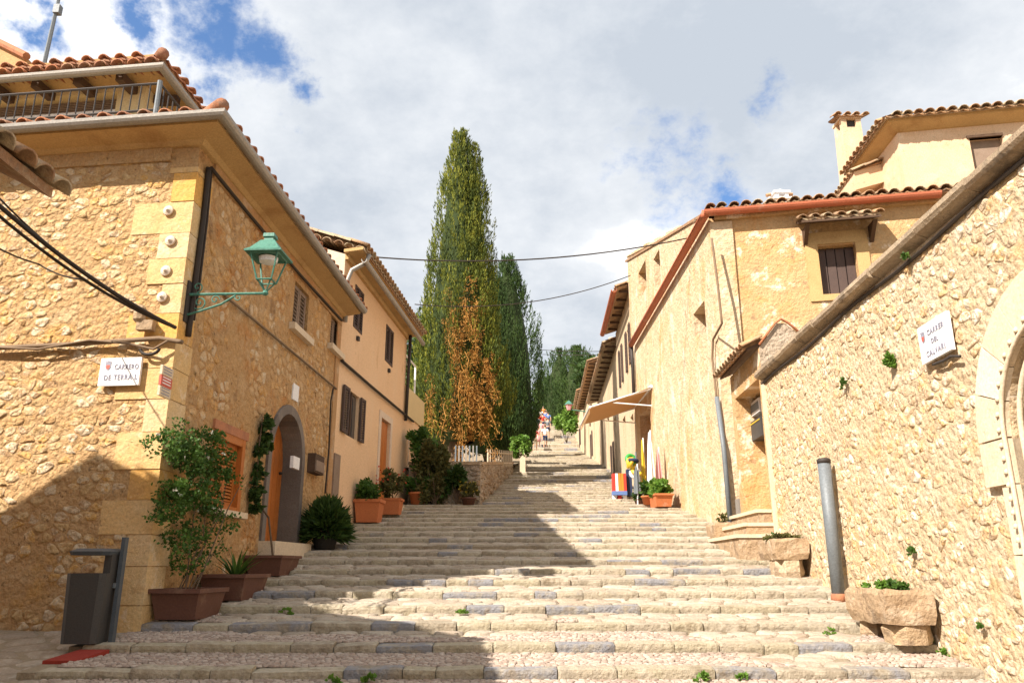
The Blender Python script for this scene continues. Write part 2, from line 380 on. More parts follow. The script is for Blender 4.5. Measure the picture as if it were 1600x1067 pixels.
MT['far_render'] = mat('far_cream_render', [(.60, .47, .32), (.53, .40, .26)], 1.6, .6, .92, .7, 14, [((.48, .31, .16), 1.2, .5, .2, .6), ((.34, .25, .17), 4, .6, .1, .5)], streak=.4)
MT['tile'] = mat('barrel_tile', [(.38, .20, .10), (.46, .29, .16), (.28, .16, .09), (.44, .35, .23), (.24, .17, .11)], 9, .4, .92, .7, 50, [((.16, .12, .09), 5, .55, .1, .7)], rnd=.8)
MT['tile_red'] = mat('red_tile', [(.36, .13, .06), (.42, .18, .09), (.28, .12, .07), (.38, .24, .15)], 10, .4, .88, .5, 50, [((.2, .14, .1), 6, .56, .1, .6)], rnd=.8)
MT['zinc'] = mat('zinc_gutter', [(.34, .32, .29), (.26, .24, .21)], 4, .5, .5, .2, 30, metal=.35)
MT['red_pipe'] = mat('red_glazed_gutter', [(.40, .11, .05), (.46, .15, .08)], 5, .5, .6, .3, 30, [((.45, .28, .2), 3, .58, .1, .6)])
MT['iron'] = mat('black_iron', [(.03, .027, .025), (.05, .04, .035)], 6, .5, .6, .2, 40)
MT['cable'] = mat('black_cable', [(.022, .018, .015), (.05, .035, .025)], 6, .5, .7, 0)
MT['oldcable'] = mat('dusty_cable', [(.16, .11, .07), (.22, .15, .09)], 6, .5, .8, .2, 60)
MT['green_paint'] = mat('green_lamp_paint', [(.035, .12, .09), (.07, .20, .15), (.02, .08, .06)], 9, .6, .55, .3, 40, [((.25, .36, .3), 8, .6, .1, .4)])
MT['glass'] = mat('dark_glass', [(.03, .035, .04), (.05, .055, .06)], 2, .3, .12, 0, spec=.6)
MT['shutter'] = mat('brown_shutter', [(.062, .042, .038), (.095, .062, .05)], 5, .5, .7, .3, 60, rnd=.4)
MT['greyshutter'] = mat('weathered_shutter', [(.20, .14, .10), (.26, .19, .14), (.15, .11, .09)], 5, .5, .8, .4, 50, rnd=.5)
MT['orangewood'] = mat('varnished_wood', [(.46, .15, .03), (.36, .11, .02), (.52, .20, .05)], 9, .4, .45, .3, 40, rnd=.5)
MT['darkwood'] = mat('dark_wood', [(.10, .06, .035), (.07, .04, .025)], 6, .5, .8, .5, 40, rnd=.5)
MT['slate'] = mat('dark_stone_surround', [(.13, .11, .095), (.2, .17, .145)], 5, .5, .85, .6, 34)
MT['terra'] = mat('terracotta', [(.50, .17, .06), (.42, .13, .05)], 5, .4, .8, .3, 40, [((.5, .32, .22), 4, .6, .1, .4)])
MT['brownpot'] = mat('brown_plastic_pot', [(.14, .065, .045), (.11, .05, .035)], 5, .5, .6, .2, 30, [((.24, .15, .10), 3, .55, .12, .5)])
MT['soil'] = mat('soil', [(.06, .04, .025), (.1, .07, .04)], 20, .5, .95, 1, 30)
MT['stonetrough'] = mat('stone_trough', [(.46, .34, .21), (.37, .26, .16), (.54, .43, .30)], 6, .6, .95, 1., 20, [((.22, .16, .11), 4, .53, .12, .7), ((.58, .48, .36), 3, .55, .1, .5)], bdist=.03)
MT['bin'] = mat('dark_grey_bin', [(.045, .045, .045), (.06, .058, .055)], 3, .5, .55, .15, 60)
MT['bin_blue'] = mat('blue_grey_bin_lid', [(.06, .075, .09), (.08, .095, .11)], 3, .5, .5, .1, 60)
MT['steel'] = mat('galvanised_steel', [(.13, .15, .165), (.18, .2, .215)], 4, .6, .55, .2, 30, [((.25, .17, .1), 5, .64, .08, .5)], metal=.15)
MT['white'] = mat('white_paint', [(.8, .8, .8), (.74, .74, .75)], 3, .4, .5, .1, 40)
MT['ink'] = mat('grey_ink', [(.24, .24, .30), (.28, .28, .34)], 3, .3, .6, 0)
MT['redink'] = mat('red_ink', [(.55, .12, .08), (.5, .1, .07)], 3, .3, .6, 0)
MT['redcover'] = mat('red_painted_cover', [(.30, .035, .02), (.24, .03, .02)], 5, .5, .8, .4, 30)
MT['leaf'] = mat('green_leaf', [(.03, .07, .012), (.06, .13, .02), (.11, .20, .035)], 5, .2, .55, 0, trans=.3)
MT['leafbright'] = mat('bright_leaf', [(.07, .16, .02), (.12, .24, .03), (.2, .32, .06)], 5, .2, .55, 0, trans=.3)
MT['leafdark'] = mat('dark_leaf', [(.02, .045, .01), (.04, .08, .015), (.06, .11, .02)], 5, .2, .6, 0, trans=.25)
MT['olive'] = mat('olive_shrub_leaf', [(.07, .07, .02), (.11, .11, .03), (.15, .13, .05)], 5, .2, .7, 0, trans=.25)
MT['cypress'] = mat('cypress_leaf', [(.025, .045, .006), (.075, .105, .012), (.165, .19, .02), (.30, .30, .034)], 1.6, .4, .7, 0, trans=.2)
MT['cypressdark'] = mat('dark_cypress_leaf', [(.02, .045, .010), (.04, .08, .015), (.07, .12, .022)], 1.6, .35, .7, 0, trans=.2)
MT['cyp_core'] = mat('cypress_core', [(.02, .035, .008), (.03, .045, .01)], 3, .5, .9, 0)  # dark colour for the light-blocking cone inside the crowns
MT['dry'] = mat('dry_foliage', [(.30, .14, .03), (.42, .20, .04), (.5, .28, .08)], 3, .3, .8, 0, trans=.2)
MT['grey_rubble'] = mat('grey_brown_rubble', [(.34, .26, .19), (.42, .33, .24), (.46, .38, .29), (.36, .25, .15)], 8, .4, .95, 1, 26, [((.24, .18, .12), 2.4, .54, .12, .6)], bdist=.04, voro=18)
MT['bark'] = mat('bark', [(.16, .11, .07), (.1, .07, .045)], 8, .5, .95, .9, 24, bdist=.02)
MT['flower_w'] = mat('white_flower', [(.75, .72, .62), (.7, .7, .6)], 3, .3, .7, 0)
MT['flower_r'] = mat('red_flower', [(.55, .05, .03), (.6, .1, .05)], 3, .3, .7, 0)
MT['stepbase'] = mat('step_mortar', [(.34, .28, .2), (.26, .21, .14)], 4, .6, .95, 1, 26, [((.16, .12, .08), 3, .54, .12, .6)], bdist=.02)
MT['edge'] = mat('step_edge_stone', [(.24, .24, .255), (.33, .29, .225), (.41, .355, .265), (.36, .315, .22), (.46, .405, .31), (.30, .255, .19)], 7, .4, .92, 1., 22, [((.22, .17, .11), 3.4, .55, .1, .6), ((.50, .44, .35), 5, .57, .08, .5), ((.12, .09, .06), 16, .63, .05, .6)], bdist=.025)
MT['cobble'] = mat('tread_stone', [(.34, .28, .215), (.41, .345, .27), (.46, .40, .32), (.38, .30, .225)], 7, .4, .92, 1., 30, [((.28, .21, .14), 2.2, .54, .12, .55), ((.56, .5, .41), 4, .56, .1, .5), ((.14, .1, .07), 15, .64, .05, .5)], bdist=.02)
MT['pebble'] = mat('tread_pebble', [(.28, .215, .175), (.38, .30, .245), (.47, .395, .33), (.32, .235, .185)], 10, .4, .9, .6, 60, [((.22, .16, .11), 2.6, .54, .12, .5)], bdist=.01)
MT['earth'] = mat('dry_earth', [(.30, .23, .15), (.24, .18, .12)], 1, .6, .95, .8, 12, [((.08, .1, .03), .3, .5, .2, .7)], bdist=.03)
MT['lane'] = mat('lane_paving', [(.34, .28, .2), (.28, .23, .16)], 2, .6, .95, .8, 20, [((.2, .15, .1), 1.8, .54, .12, .5)], bdist=.02)
MT['canvas'] = mat('beige_canvas', [(.52, .34, .18), (.48, .31, .16)], 2, .4, .9, .2, 60, trans=.45)
MT['yellow'] = mat('yellow_vinyl', [(.58, .42, .04), (.5, .36, .03)], 2, .3, .4, 0)
MT['greenv'] = mat('green_vinyl', [(.05, .35, .08), (.04, .25, .06)], 2, .3, .4, 0)
MT['red'] = mat('red_cloth', [(.55, .05, .03), (.48, .04, .03)], 2, .3, .8, .2, 60)
MT['orange'] = mat('orange_cloth', [(.75, .22, .03), (.7, .2, .03)], 2, .3, .8, .2, 60)
MT['blue'] = mat('blue_cloth', [(.12, .2, .42), (.1, .16, .36)], 2, .3, .8, .2, 60)
MT['navy'] = mat('navy_cloth', [(.02, .03, .07), (.03, .04, .09)], 2, .3, .8, .2, 60)
MT['skin'] = mat('skin', [(.55, .33, .22), (.48, .28, .18)], 2, .3, .6, 0)
MT['hair'] = mat('hair', [(.05, .03, .02), (.08, .05, .03)], 2, .3, .6, 0)
MT['pink'] = mat('pink_cloth', [(.6, .3, .3), (.55, .27, .28)], 2, .3, .8, .2, 60)
MT['khaki'] = mat('khaki_cloth', [(.36, .29, .2), (.32, .25, .17)], 2, .3, .8, .2, 60)

# ---------------------------------------------------------------- the ground and the stepped street
YK = [6.1 + .66 * k for k in range(-20, 31)] + [25.9 + 2.1 * k for k in range(1, 26)]
YK = sorted(YK)
def srise(i): return .060 if YK[i] < 25.8 else (.12 if YK[i] < 56 else .22)
def top_edge(i): return G(YK[i]) + srise(i) / 2
def sz(Y):                                    # height of the tread surface
    for i in range(len(YK) - 1):
        if YK[i] <= Y < YK[i + 1]:
            a = top_edge(i); b = G(YK[i + 1]) - srise(i + 1) / 2
            return a + (b - a) * (Y - YK[i]) / (YK[i + 1] - YK[i])
    return G(Y)
def LX(Y):
    if Y < 7.4: return -3.38
    if Y < 13.3: return -3.35 + .046 * (Y - 7.4)
    if Y < 18.45: return -3.08 + .085 * (Y - 13.3)
    return -.73 + .0605 * (Y - 18)
def RX(Y):
    if Y < 13.7: return 3.18 + .0437 * Y
    if Y < 22.6: return 4.11 - .0227 * Y
    return 3.62 + .041 * (Y - 22.6)
rs = random.Random(11)
def terrain():
    m = MB(); xs = [-900, -120, -40, -14, -6, 0, 6, 14, 40, 120, 900]; ys = [-900, -100, -20, 0, 10, 20, 30, 40, 50, 56, 60, 70, 80, 120, 1200]
    def h(x, y):
        z = G(min(max(y, -20), 80)) - .35 + max(0, y - 78) * .02
        if abs(x) > 20: z -= min((abs(x) - 20) * .05, 6)
        return z
    vs = [(x, y, h(x, y)) for y in ys for x in xs]; n = len(xs)
    m.add(vs, [(j * n + i, j * n + i + 1, (j + 1) * n + i + 1, (j + 1) * n + i) for j in range(len(ys) - 1) for i in range(n - 1)])
    tag(m.build('ground', MT['earth'], smooth=True), None, kind='structure')
terrain()
def steps():
    base = MB()
    for i in range(len(YK) - 1):
        y0, y1 = YK[i] + .03, YK[i + 1] + .03; a = top_edge(i) - .02; b = G(YK[i + 1]) - srise(i + 1) / 2 - .02
        for s_ in range(6):
            l0, r0 = LX(y0) - .25, RX(y0) + .25; l1, r1 = LX(y1) - .25, RX(y1) + .25
            x0, x1 = l0 + (r0 - l0) * s_ / 6, l0 + (r0 - l0) * (s_ + 1) / 6; X0, X1 = l1 + (r1 - l1) * s_ / 6, l1 + (r1 - l1) * (s_ + 1) / 6
            base.quad((x0, y0, a), (x1, y0, a), (X1, y1, b), (X0, y1, b))
            base.quad((x0, y0, a - .2), (x1, y0, a - .2), (x1, y0, a), (x0, y0, a))
    st = base.build('street_steps', MT['stepbase']); tag(st, None, kind='structure')
    # edging stones
    out = []; wob = [rs.uniform(0, 100) for _ in YK]
    for i in range(len(YK) - 1):
        Y = YK[i]; x = LX(Y) - .12; R = RX(Y) + .1; far = Y > 25.8
        while x < R:
            w = rs.choice((.26, .34, .42, .5, .62)) * rs.uniform(.85, 1.2) * (1.6 if Y > 15 else 1)
            if x + w > R - .15: w = R - x + .01
            tn = rs.random(); tn = rs.uniform(0, .12) if tn < (.2 if Y < 12 else .12) else rs.uniform(.3, 1)
            out.append((i, x, x + w, tn)); x += w
    def one(mb, i, a, b, tn):
        Y = YK[i]; g = .004; hh = srise(i) + .05; dep = rs.uniform(.12, .17) if Y < 25.8 else .3; z = top_edge(i)
        dz = rs.uniform(-.008, .009) + .010 * noise.noise((a * .8, wob[i], 0)); dy = rs.uniform(-.012, .012) + .05 * noise.noise((a * .35, wob[i], 3)); r = rs.uniform(.004, .012)
        a += g; b -= g; P = []
        tl = rs.uniform(-.007, .007)
        for x, s_ in ((a, 0), (a + .02, 1), (b - .02, 1), (b, 0)):
            k = 0 if s_ else .005; q = tl * (-1 if x < (a + b) / 2 else 1); Z = z + dz + q - k; y0 = Y + dy + k
            P.append([(x, y0 + .012, Z - hh), (x, y0, Z - r - .02), (x, y0 + r * .35, Z - r * .3), (x, y0 + r * 1.3, Z), (x, y0 + dep - .01, Z + .012), (x, y0 + dep, Z - .05)])
        vs = [v for p_ in P for v in p_]; fs = []
        for k in range(3):
            for j in range(5): fs.append((k * 6 + j, (k + 1) * 6 + j, (k + 1) * 6 + j + 1, k * 6 + j + 1))
        fs += [(5, 4, 3, 2, 1, 0), (18, 19, 20, 21, 22, 23)]
        mb.add(vs, fs, tn)
    vis = [o for o in out if 4.9 < YK[o[0]] < 26]; rest = [o for o in out if not (4.9 < YK[o[0]] < 26)]
    vis.sort(key=lambda o: YK[o[0]] - (o[2] - o[1]) * 4)
    big = MB()
    for k, o in enumerate(vis):
        if k < 300: m = MB(); one(m, *o); m.build('edge_stone', MT['edge'], st)
        else: one(big, *o)
    for o in rest: one(big, *o)
    big.build('edge_stone', MT['edge'], st, kind='stuff')
    # tread paving: pebbles below, worn flags further up
    def mk(i):
        y0 = YK[i]; y1 = YK[i + 1]; a = top_edge(i); b = G(y1) - srise(i + 1) / 2
        return lambda u, v, w=0: Vector((u, v, a + (b - a) * (v - y0) / (y1 - y0) + w - .004))
    peb = MB(); items = []; pr = random.Random(5)
    for i in range(len(YK) - 1):
        y0 = YK[i] + .145; y1 = YK[i + 1] + .01
        if y0 < 4.0 or y0 > 60: continue
        fn = mk(i); l, r = LX(y0) - .05, RX(y0) + .05
        zone = lambda x, y: noise.noise((x * .55, y * .55, 4.4)) + (7.9 - y) * .55 - (.5 if x > .6 else 0) > 0
        if y0 < 9.5:
            for poly in cells(l, r, y0, y1, .045, 1.3, .45, 100 + i, lambda x, y: zone(x, y)):
                stone_add(peb, poly, fn, .003, pr.uniform(.002, .008), pr, pr.random(), -.006, .1, .1)
            for poly in cells(l, r, y0, y1, .21, 1.9, .40, 300 + i, lambda x, y: not zone(x, y)): items.append((poly, fn))
        elif y0 < 25.5:
            for poly in cells(l, r, y0, y1, .22 if y0 < 16 else .3, 1.9, .40, 300 + i): items.append((poly, fn))
        else:
            for poly in cells(l, r, YK[i] + .4, y1, .42, 1.5, .4, 300 + i): items.append((poly, fn))
    peb.build('pebble_paving', MT['pebble'], st, True, kind='stuff')
    stones(items, 'paving_stone', MT['cobble'], st, 300, .008, (.003, .014), 8, rough=.03)
    return st
steps()
# side lane on the left, between the near house and the corner house
m = MB()
for a, b in ((-12, -9), (-9, -6), (-6, -4.6), (-4.6, -3.3)):
    for y0, y1 in ((2.0, 4.0), (4.0, 5.6), (5.6, 6.6), (6.6, 8.4)):
        f = lambda x, y: (x, y, G(y) - .045 + (x + 3.3) * .01)
        m.quad(f(a, y0), f(b, y0), f(b, y1), f(a, y1))
lane = m.build('lane', MT['lane']); tag(lane, None, kind='structure')
it = []
fnl = lambda u, v, w=0: Vector((u, v, G(v) - .045 + (u + 3.3) * .01 + w))
for poly in cells(-6.5, -3.4, 4.6, 7.5, .26, 1.6, .4, 77): it.append((poly, fnl))
stones(it, 'paving_stone', MT['cobble'], lane, 120, .012, (.004, .014), 9, rough=.04)
m = MB()
f = lambda x, y: (x, y, G(y) + .012)
m.add([(-3.62, 6.42, G(6.42) + .004), (-3.36, 6.42, G(6.42) + .004), (-3.26, 6.72, G(6.72) + .004), (-3.5, 6.72, G(6.72) + .004)] + [(-3.62, 6.42, G(6.42) - .05), (-3.36, 6.42, G(6.42) - .05), (-3.26, 6.72, G(6.72) - .05), (-3.5, 6.72, G(6.72) - .05)], [(0, 1, 2, 3), (0, 4, 5, 1), (1, 5, 6, 2), (2, 6, 7, 3), (3, 7, 4, 0)])
tag(m.build('utility_cover', MT['redcover']), 'small red painted utility cover set in the paving in front of the litter bin', 'cover')

# ---------------------------------------------------------------- roof tiles
def tile_mesh(name, L_=.42, r0=.095, r1=.075, th=.014, n=6):
    m = MB(); vs = []
    for (y, r) in ((0, r0), (L_, r1)):
        for k in range(n + 1):
            a = pi * k / n; vs.append((r * cos(a), y, r * sin(a) * .85))
        for k in range(n + 1):
            a = pi * k / n; vs.append(((r - th) * cos(a), y, (r - th) * sin(a) * .85 - .002))
    q = n + 1; fs = []
    for k in range(n):
        fs += [(k, k + 1, 2 * q + k + 1, 2 * q + k), (q + k + 1, q + k, 3 * q + k, 3 * q + k + 1), (k + 1, k, q + k, q + k + 1), (2 * q + k, 2 * q + k + 1, 3 * q + k + 1, 3 * q + k)]
    fs += [(0, 2 * q, 3 * q, q), (n, q + n, 3 * q + n, 2 * q + n)]
    m.add(vs, fs, .5)
    return m
def tile_roof(parent, A, B, up, slope, length, mt, spacing=.2, ncourse=2, zoff=0., scale=1., jit=.01, under=True, seed=2, over=.06, hipA=False, hipB=False):
    """A->B eave line (3D), up = horizontal unit vector up the slope, barrel tiles laid as individual parts for the first courses"""
    rnd = random.Random(seed); A = Vector(A); B = Vector(B); up = Vector((up[0], up[1], 0)).normalized()
    d = B - A; n = max(1, int(d.length / spacing)); du = d / n
    dirv = (up * cos(slope) + Vector((0, 0, sin(slope)))).normalized(); x = d.normalized(); z = x.cross(dirv).normalized()
    if z.z < 0: x = -x; z = x.cross(dirv).normalized()
    dirv = z.cross(x).normalized()
    src = None; rest = MB(); L_ = .42 * scale
    if under and (hipA or hipB): length = .45
    if under:                                 # bed with concave pan tiles between the barrels
        k = n * 6; vs = []
        for s_ in (0, length):
            for i in range(k + 1):
                t = i / 6; vs.append(A + du * t + dirv * (s_ - (over * .6 if s_ == 0 else 0)) + z * (.02 - .035 * scale * abs(sin(pi * (t)))))
        for s_ in (0, length):
            for i in range(k + 1):
                t = i / 6; vs.append(A + du * t + dirv * (s_ - (over * .6 if s_ == 0 else 0)) + z * (-.005 - .035 * scale * abs(sin(pi * (t)))))
        q = k + 1; fs = [(i, i + 1, q + i + 1, q + i) for i in range(k)] + [(2 * q + i, 3 * q + i, 3 * q + i + 1, 2 * q + i + 1) for i in range(k)] + [(i, 2 * q + i, 2 * q + i + 1, i + 1) for i in range(k)]
        mm = MB(); mm.add(vs, fs, .6); mm.build('tile_bed', mt, parent)
    for i in range(n + 1):
        if i == n + 1: break
        P = A + du * i
        ncr = max(1, int(length / (L_ * .8)))
        for c in range(ncr):
            run = (c + .6) * L_ * .8
            if (hipA and run > du.length * i + .1) or (hipB and run > du.length * (n - i) + .1): continue
            pos = P + dirv * (c * L_ * .8 - over) + z * (.01 + c * .000 + rnd.uniform(0, jit)) + x * rnd.uniform(-jit, jit)
            yaw = Matrix.Rotation(rnd.uniform(-.03, .03), 4, 'Z') @ Matrix.Rotation(.05 + rnd.uniform(-.02, .02), 4, 'X')
            Mw = Matrix.Translation(pos) @ Matrix((x, dirv, z)).transposed().to_4x4() @ yaw
            if c < ncourse:
                if src is None:
                    src = tile_mesh('tile', L_, .095 * scale, .075 * scale).build('roof_tile', mt, parent, True, local=True); src.matrix_basis = Matrix.Translation(-WO[parent.name]) @ Mw
                else: inst(src, parent, Mw)
            else:
                vs = []
                for y, r in ((0, .095 * scale), (L_, .075 * scale)):
                    for k in range(5): a = pi * k / 4; vs.append(Mw @ Vector((r * cos(a), y, r * sin(a) * .85)))
                rest.add(vs, [(k, k + 1, 6 + k, 5 + k) for k in range(4)], rnd.random())
    if rest.v: rest.build('roof_tile', mt, parent, True, kind='stuff')

def slab(mb, pts, th=.08, tone=.5, mi=0):
    n = len(pts); P = [Vector(p) for p in pts]; vs = P + [p - Vector((0, 0, th)) for p in P]
    mb.add(vs, [tuple(range(n)), tuple(range(2 * n - 1, n - 1, -1))] + [(i, n + i, n + (i + 1) % n, (i + 1) % n) for i in range(n)], tone, mi)
def louvre_shutter(F, u0, u1, v0, v1, w, mt, parent, name='shutter', th=.035, slats=9, out=None):
    """framed louvred leaf lying in a wall plane"""
    m = MB(); fr = min(.06, (u1 - u0) * .16)
    def bx(a, b, c, d, w0, w1, tone=.5): m.hexa([F(a, c, w0), F(b, c, w0), F(b, c, w1), F(a, c, w1), F(a, d, w0), F(b, d, w0), F(b, d, w1), F(a, d, w1)], tone)
    bx(u0, u0 + fr, v0, v1, w, w + th); bx(u1 - fr, u1, v0, v1, w, w + th); bx(u0 + fr, u1 - fr, v0, v0 + fr, w, w + th - .003); bx(u0 + fr, u1 - fr, v1 - fr, v1, w, w + th - .003)
    o = m.build(name, mt, parent)
    a, b = v0 + fr, v1 - fr; sm = MB(); n = slats
    for k in range(n):
        c = a + (b - a) * (k + .5) / n; h = (b - a) / n * .62
        q = [F(u0 + fr, c - h * .5, w + th * .9), F(u1 - fr, c - h * .5, w + th * .9), F(u1 - fr, c + h * .5, w + .004), F(u0 + fr, c + h * .5, w + .004)]
        q2 = [p + Vector((0, 0, .012)) for p in q]
        sm.hexa(q + q2, .3 + .4 * (k % 2))
    sm.build('louvre_slats', mt, o)
    return o
def fbox(m, F, a, b, c, d, w0, w1, tone=.5, mi=0): m.hexa([F(a, c, w0), F(b, c, w0), F(b, c, w1), F(a, c, w1), F(a, d, w0), F(b, d, w0), F(b, d, w1), F(a, d, w1)], tone, mi)
def planks(F, u0, u1, v0, v1, w, mt, parent, n, name='plank', arch=False, th=.03):
    for k in range(n):
        a = u0 + (u1 - u0) * k / n + .004; b = u0 + (u1 - u0) * (k + 1) / n - .004; m = MB()
        if arch:
            r = (u1 - u0) / 2; c = (u0 + u1) / 2; sp = v1 - r
            ta = sp + sqrt(max(0, r * r - (a - c) ** 2)); tb = sp + sqrt(max(0, r * r - (b - c) ** 2)); tm = sp + sqrt(max(0, r * r - ((a + b) / 2 - c) ** 2))
        else: ta = tb = tm = v1
        P = [(a, v0), (b, v0), (b, tb), ((a + b) / 2, tm), (a, ta)]
        vs = [F(x, y, w + th) for x, y in P] + [F(x, y, w) for x, y in P]
        m.add(vs, [(0, 1, 2, 3, 4), (9, 8, 7, 6, 5)] + [(i, 5 + i, 5 + (i + 1) % 5, (i + 1) % 5) for i in range(5)], rs.random()); m.build(name, mt, parent)

# ---------------------------------------------------------------- corner house on the left (stone)
C1 = (-3.35, 7.4); C2 = (-3.08, 13.3)
FF = Face(C1, (-9.3, 8.12), (0, -1)); FS = Face(C1, C2, (1, 0))
ZE = E + 4.37
L1 = thing('corner_house', 'golden rubble stone house on the left corner with green lantern, balcony and arched door', 'house', (-6, 10, 1.75))
win1 = FS.rect(458, 447, 482, 519); win2 = FS.rect(516, 497, 531, 546)
lat = FS.rect(328, 676, 377, 797); dr = (FS.uv(420, 740)[0], FS.uv(466, 740)[0]); 
dz0 = sz(10.9) + .22; door = (FS.uv(417, 745)[0], FS.uv(468, 745)[0], dz0, FS.uv(447, 641)[1])
ops_s = [(*win1, None, .09), (*win2, None, .09), (*lat, None, .12), (*door, 'arch', .32)]
m = MB(); wall_panel(m, FF, 0, FF.L, 0, ZE); wf = m.build('wall', MT['l1_mortar'], L1)
m = MB(); wall_panel(m, FS, 0, FS.L, 0, ZE, [tuple(x for x in o) for o in ops_s]); ws = m.build('wall', MT['l1_side_mortar'], L1)
m = MB(); B = lambda x, y, z: Vector((x, y, z))
m.quad(B(C2[0], C2[1], 1), B(-9, 13.5, 1), B(-9, 13.5, ZE), B(C2[0], C2[1], ZE)); m.quad(B(-9.3, 8.12, 0), B(-9.3, 13.5, 0), B(-9.3, 13.5, ZE), B(-9.3, 8.12, ZE))
m.quad(B(-3.4, 7.5, ZE), B(-3.2, 13.2, ZE), B(-9, 13.4, ZE), B(-9, 8.2, ZE)); m.build('wall', MT['l1_mortar'], L1)
items = []
qr = random.Random(21); quo = []                # quoins: (v0, v1, reach on the front face)
v = .9
qspec = [.42, .3, .5, .25, .55, .3, .45, .25, .58, .28, .5, .22, .42, .3, .62, .24, .3, .26]
k = 0
while v < ZE - .3:
    h = qr.uniform(.26, .36); qs_ = qspec[k % len(qspec)] + qr.uniform(-.03, .03); quo.append((v, min(v + h, ZE - .28), qs_, (.8 + .2 * qr.random()) if (k % 5 == 0 and v > 2.2) else .55 * qr.random())); v += h; k += 1
def qreach(v_):
    for a, b, r, _ in quo:
        if a <= v_ <= b: return r
    return .3
for poly in cells(.12, 2.6, .9, ZE - .02, .115, 1.5, .46, 31, lambda x, y: x > qreach(y) + .05 and noise.noise((x * 9, y * 9, 2)) > -.18 and noise.noise((x * 2.2, y * 2.2, 7)) > -.25): items.append((poly, FF))
far_items = [(p_, FF) for p_ in cells(2.6, 5.9, .9, ZE - .02, .16, 1.5, .43, 34)]
def in_ops(x, y, pad=.1): return any(o[0] - pad < x < o[1] + pad and o[2] - pad < y < o[3] + pad for o in ops_s)
side_items = [(p_, FS) for p_ in cells(.42, FS.L - .25, .9, ZE - .05, .145, 1.35, .43, 33, lambda x, y: not in_ops(x, y, .2) and noise.noise((x * .8, y * .8, 9)) > -.12 - .1 * (y > 3.5) and noise.noise((x * 4, y * 4, 1)) > -.34)]
stones(items, 'rubble_stone', MT['l1_stone'], wf, 300, .003, (.0, .010), 5, rough=.15)
m = MB(); r_ = random.Random(8)
for p_, f_ in far_items: stone_add(m, p_, f_, .010, r_.uniform(.003, .017), r_, r_.random())
m.build('rubble_stone', MT['l1_stone'], L1, True, kind='stuff')
stones(side_items, 'rubble_stone', MT['l1_side_stone'], ws, 300, .006, (.001, .012), 6, rough=.12)
for a, b, r, tn in quo:
    m = MB(); g = .004; o1 = .006 + qr.uniform(0, .010); sd_ = .34 + qr.uniform(-.02, .05)
    P = lambda u1_, w1, z_: None
    # L-shaped block wrapping the corner
    cr_ = Vector((C1[0], C1[1], 0)); fd, fn_ = FF.d, FF.n; sdv, sn = FS.d, FS.n
    outer = cr_ + (fn_ * o1 + sn * .012)
    pts = [outer, cr_ + fd * r + fn_ * o1, cr_ + fd * r + fn_ * -.05, cr_ + fd * .06 - fn_ * .05 + sn * -.0, cr_ + sdv * sd_ - sn * .05, cr_ + sdv * sd_ + sn * .012]
    bt = [p + Vector((0, 0, a + g)) for p in pts]; tp = [p + Vector((0, 0, b - g)) for p in pts]
    n = 6; m.add(bt + tp, [tuple(range(5, -1, -1)), tuple(range(6, 12))] + [(i, (i + 1) % n, n + (i + 1) % n, n + i) for i in range(n)], tn)
    o = m.build('quoin', MT['quoin'], L1)
# plain bands: top of the front wall (shadowed render), strip by the far end, surround of the lattice window
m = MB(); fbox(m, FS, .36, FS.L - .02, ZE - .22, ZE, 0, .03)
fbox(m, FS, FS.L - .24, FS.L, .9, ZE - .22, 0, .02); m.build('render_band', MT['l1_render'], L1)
m = MB(); fbox(m, FF, .3, FF.L - .02, ZE - .2, ZE, 0, .03); m.build('render_band', MT['l1_mortar'], L1)
# cornice, gutter, tiles
eave = [(-9.3 - .0, 8.12, 0), (C1[0], C1[1], 0), (C2[0] + .002, C2[1] + .05, 0)]
m = MB(); sweep(m, eave, [(-.02, ZE - .05), (.05, ZE - .045), (.10, ZE - .01), (.26, ZE + .02), (.33, ZE + .03), (.33, ZE + .07), (-.1, ZE + .07)], -1, closed=True); m.build('cornice', MT['cornice'], L1)
m = MB(); gp = [(.335 + .062 + .062 * cos(a), ZE + .10 + .075 * sin(a)) for a in [pi + pi * k / 7 for k in range(8)]]
gp += [(.335 + .062 + .050 * cos(a), ZE + .10 + .06 * sin(a)) for a in [2 * pi - pi * k / 7 for k in range(8)]]
sweep(m, eave, gp, -1, closed=True); m.build('gutter', MT['zinc'], L1, False)
# gutter joints
for t in range(9):
    mm = MB(); c0 = Vector((C1[0], C1[1], 0)) + FF.d * (.5 * t + .1)
    sweep(mm, [tuple(c0), tuple(c0 - FF.d * .03)], [(w_ * 1.0 + (.006 if w_ > .4 else -.006), z_ - .006) for w_, z_ in gp[:8]], 1); mm.build('gutter_joint', MT['iron'], L1)
up_f = -FF.n; up_s = -FS.n
ctop = ZE + .12
cc = Vector((C1[0], C1[1], 0)); mit = (FF.n + FS.n) / (1 + FF.n.dot(FS.n))
cor = cc + mit * .38 + Vector((0, 0, ctop - .02))
tile_roof(L1, cor - FF.d * -0.12, cor + FF.d * 4.0, up_f, .30, 1.0, MT['tile_red'], .22, 1, seed=4, hipA=True, scale=.75)
tile_roof(L1, cor + FS.d * .12, Vector((C2[0], C2[1], 0)) + FS.n * .38 + Vector((0, 0, ctop - .02)), up_s, .30, 1.6, MT['tile_red'], .22, 1, seed=5, hipA=True, scale=.75)
m = MB(); inner = lambda p, k: p
sl = [cor, cor + FF.d * 5.6, cor + FF.d * 5.6 + up_f * 1.7 + Vector((0, 0, .5)), cor + FF.d * 1.7 + up_f * 1.7 + Vector((0, 0, .5))]
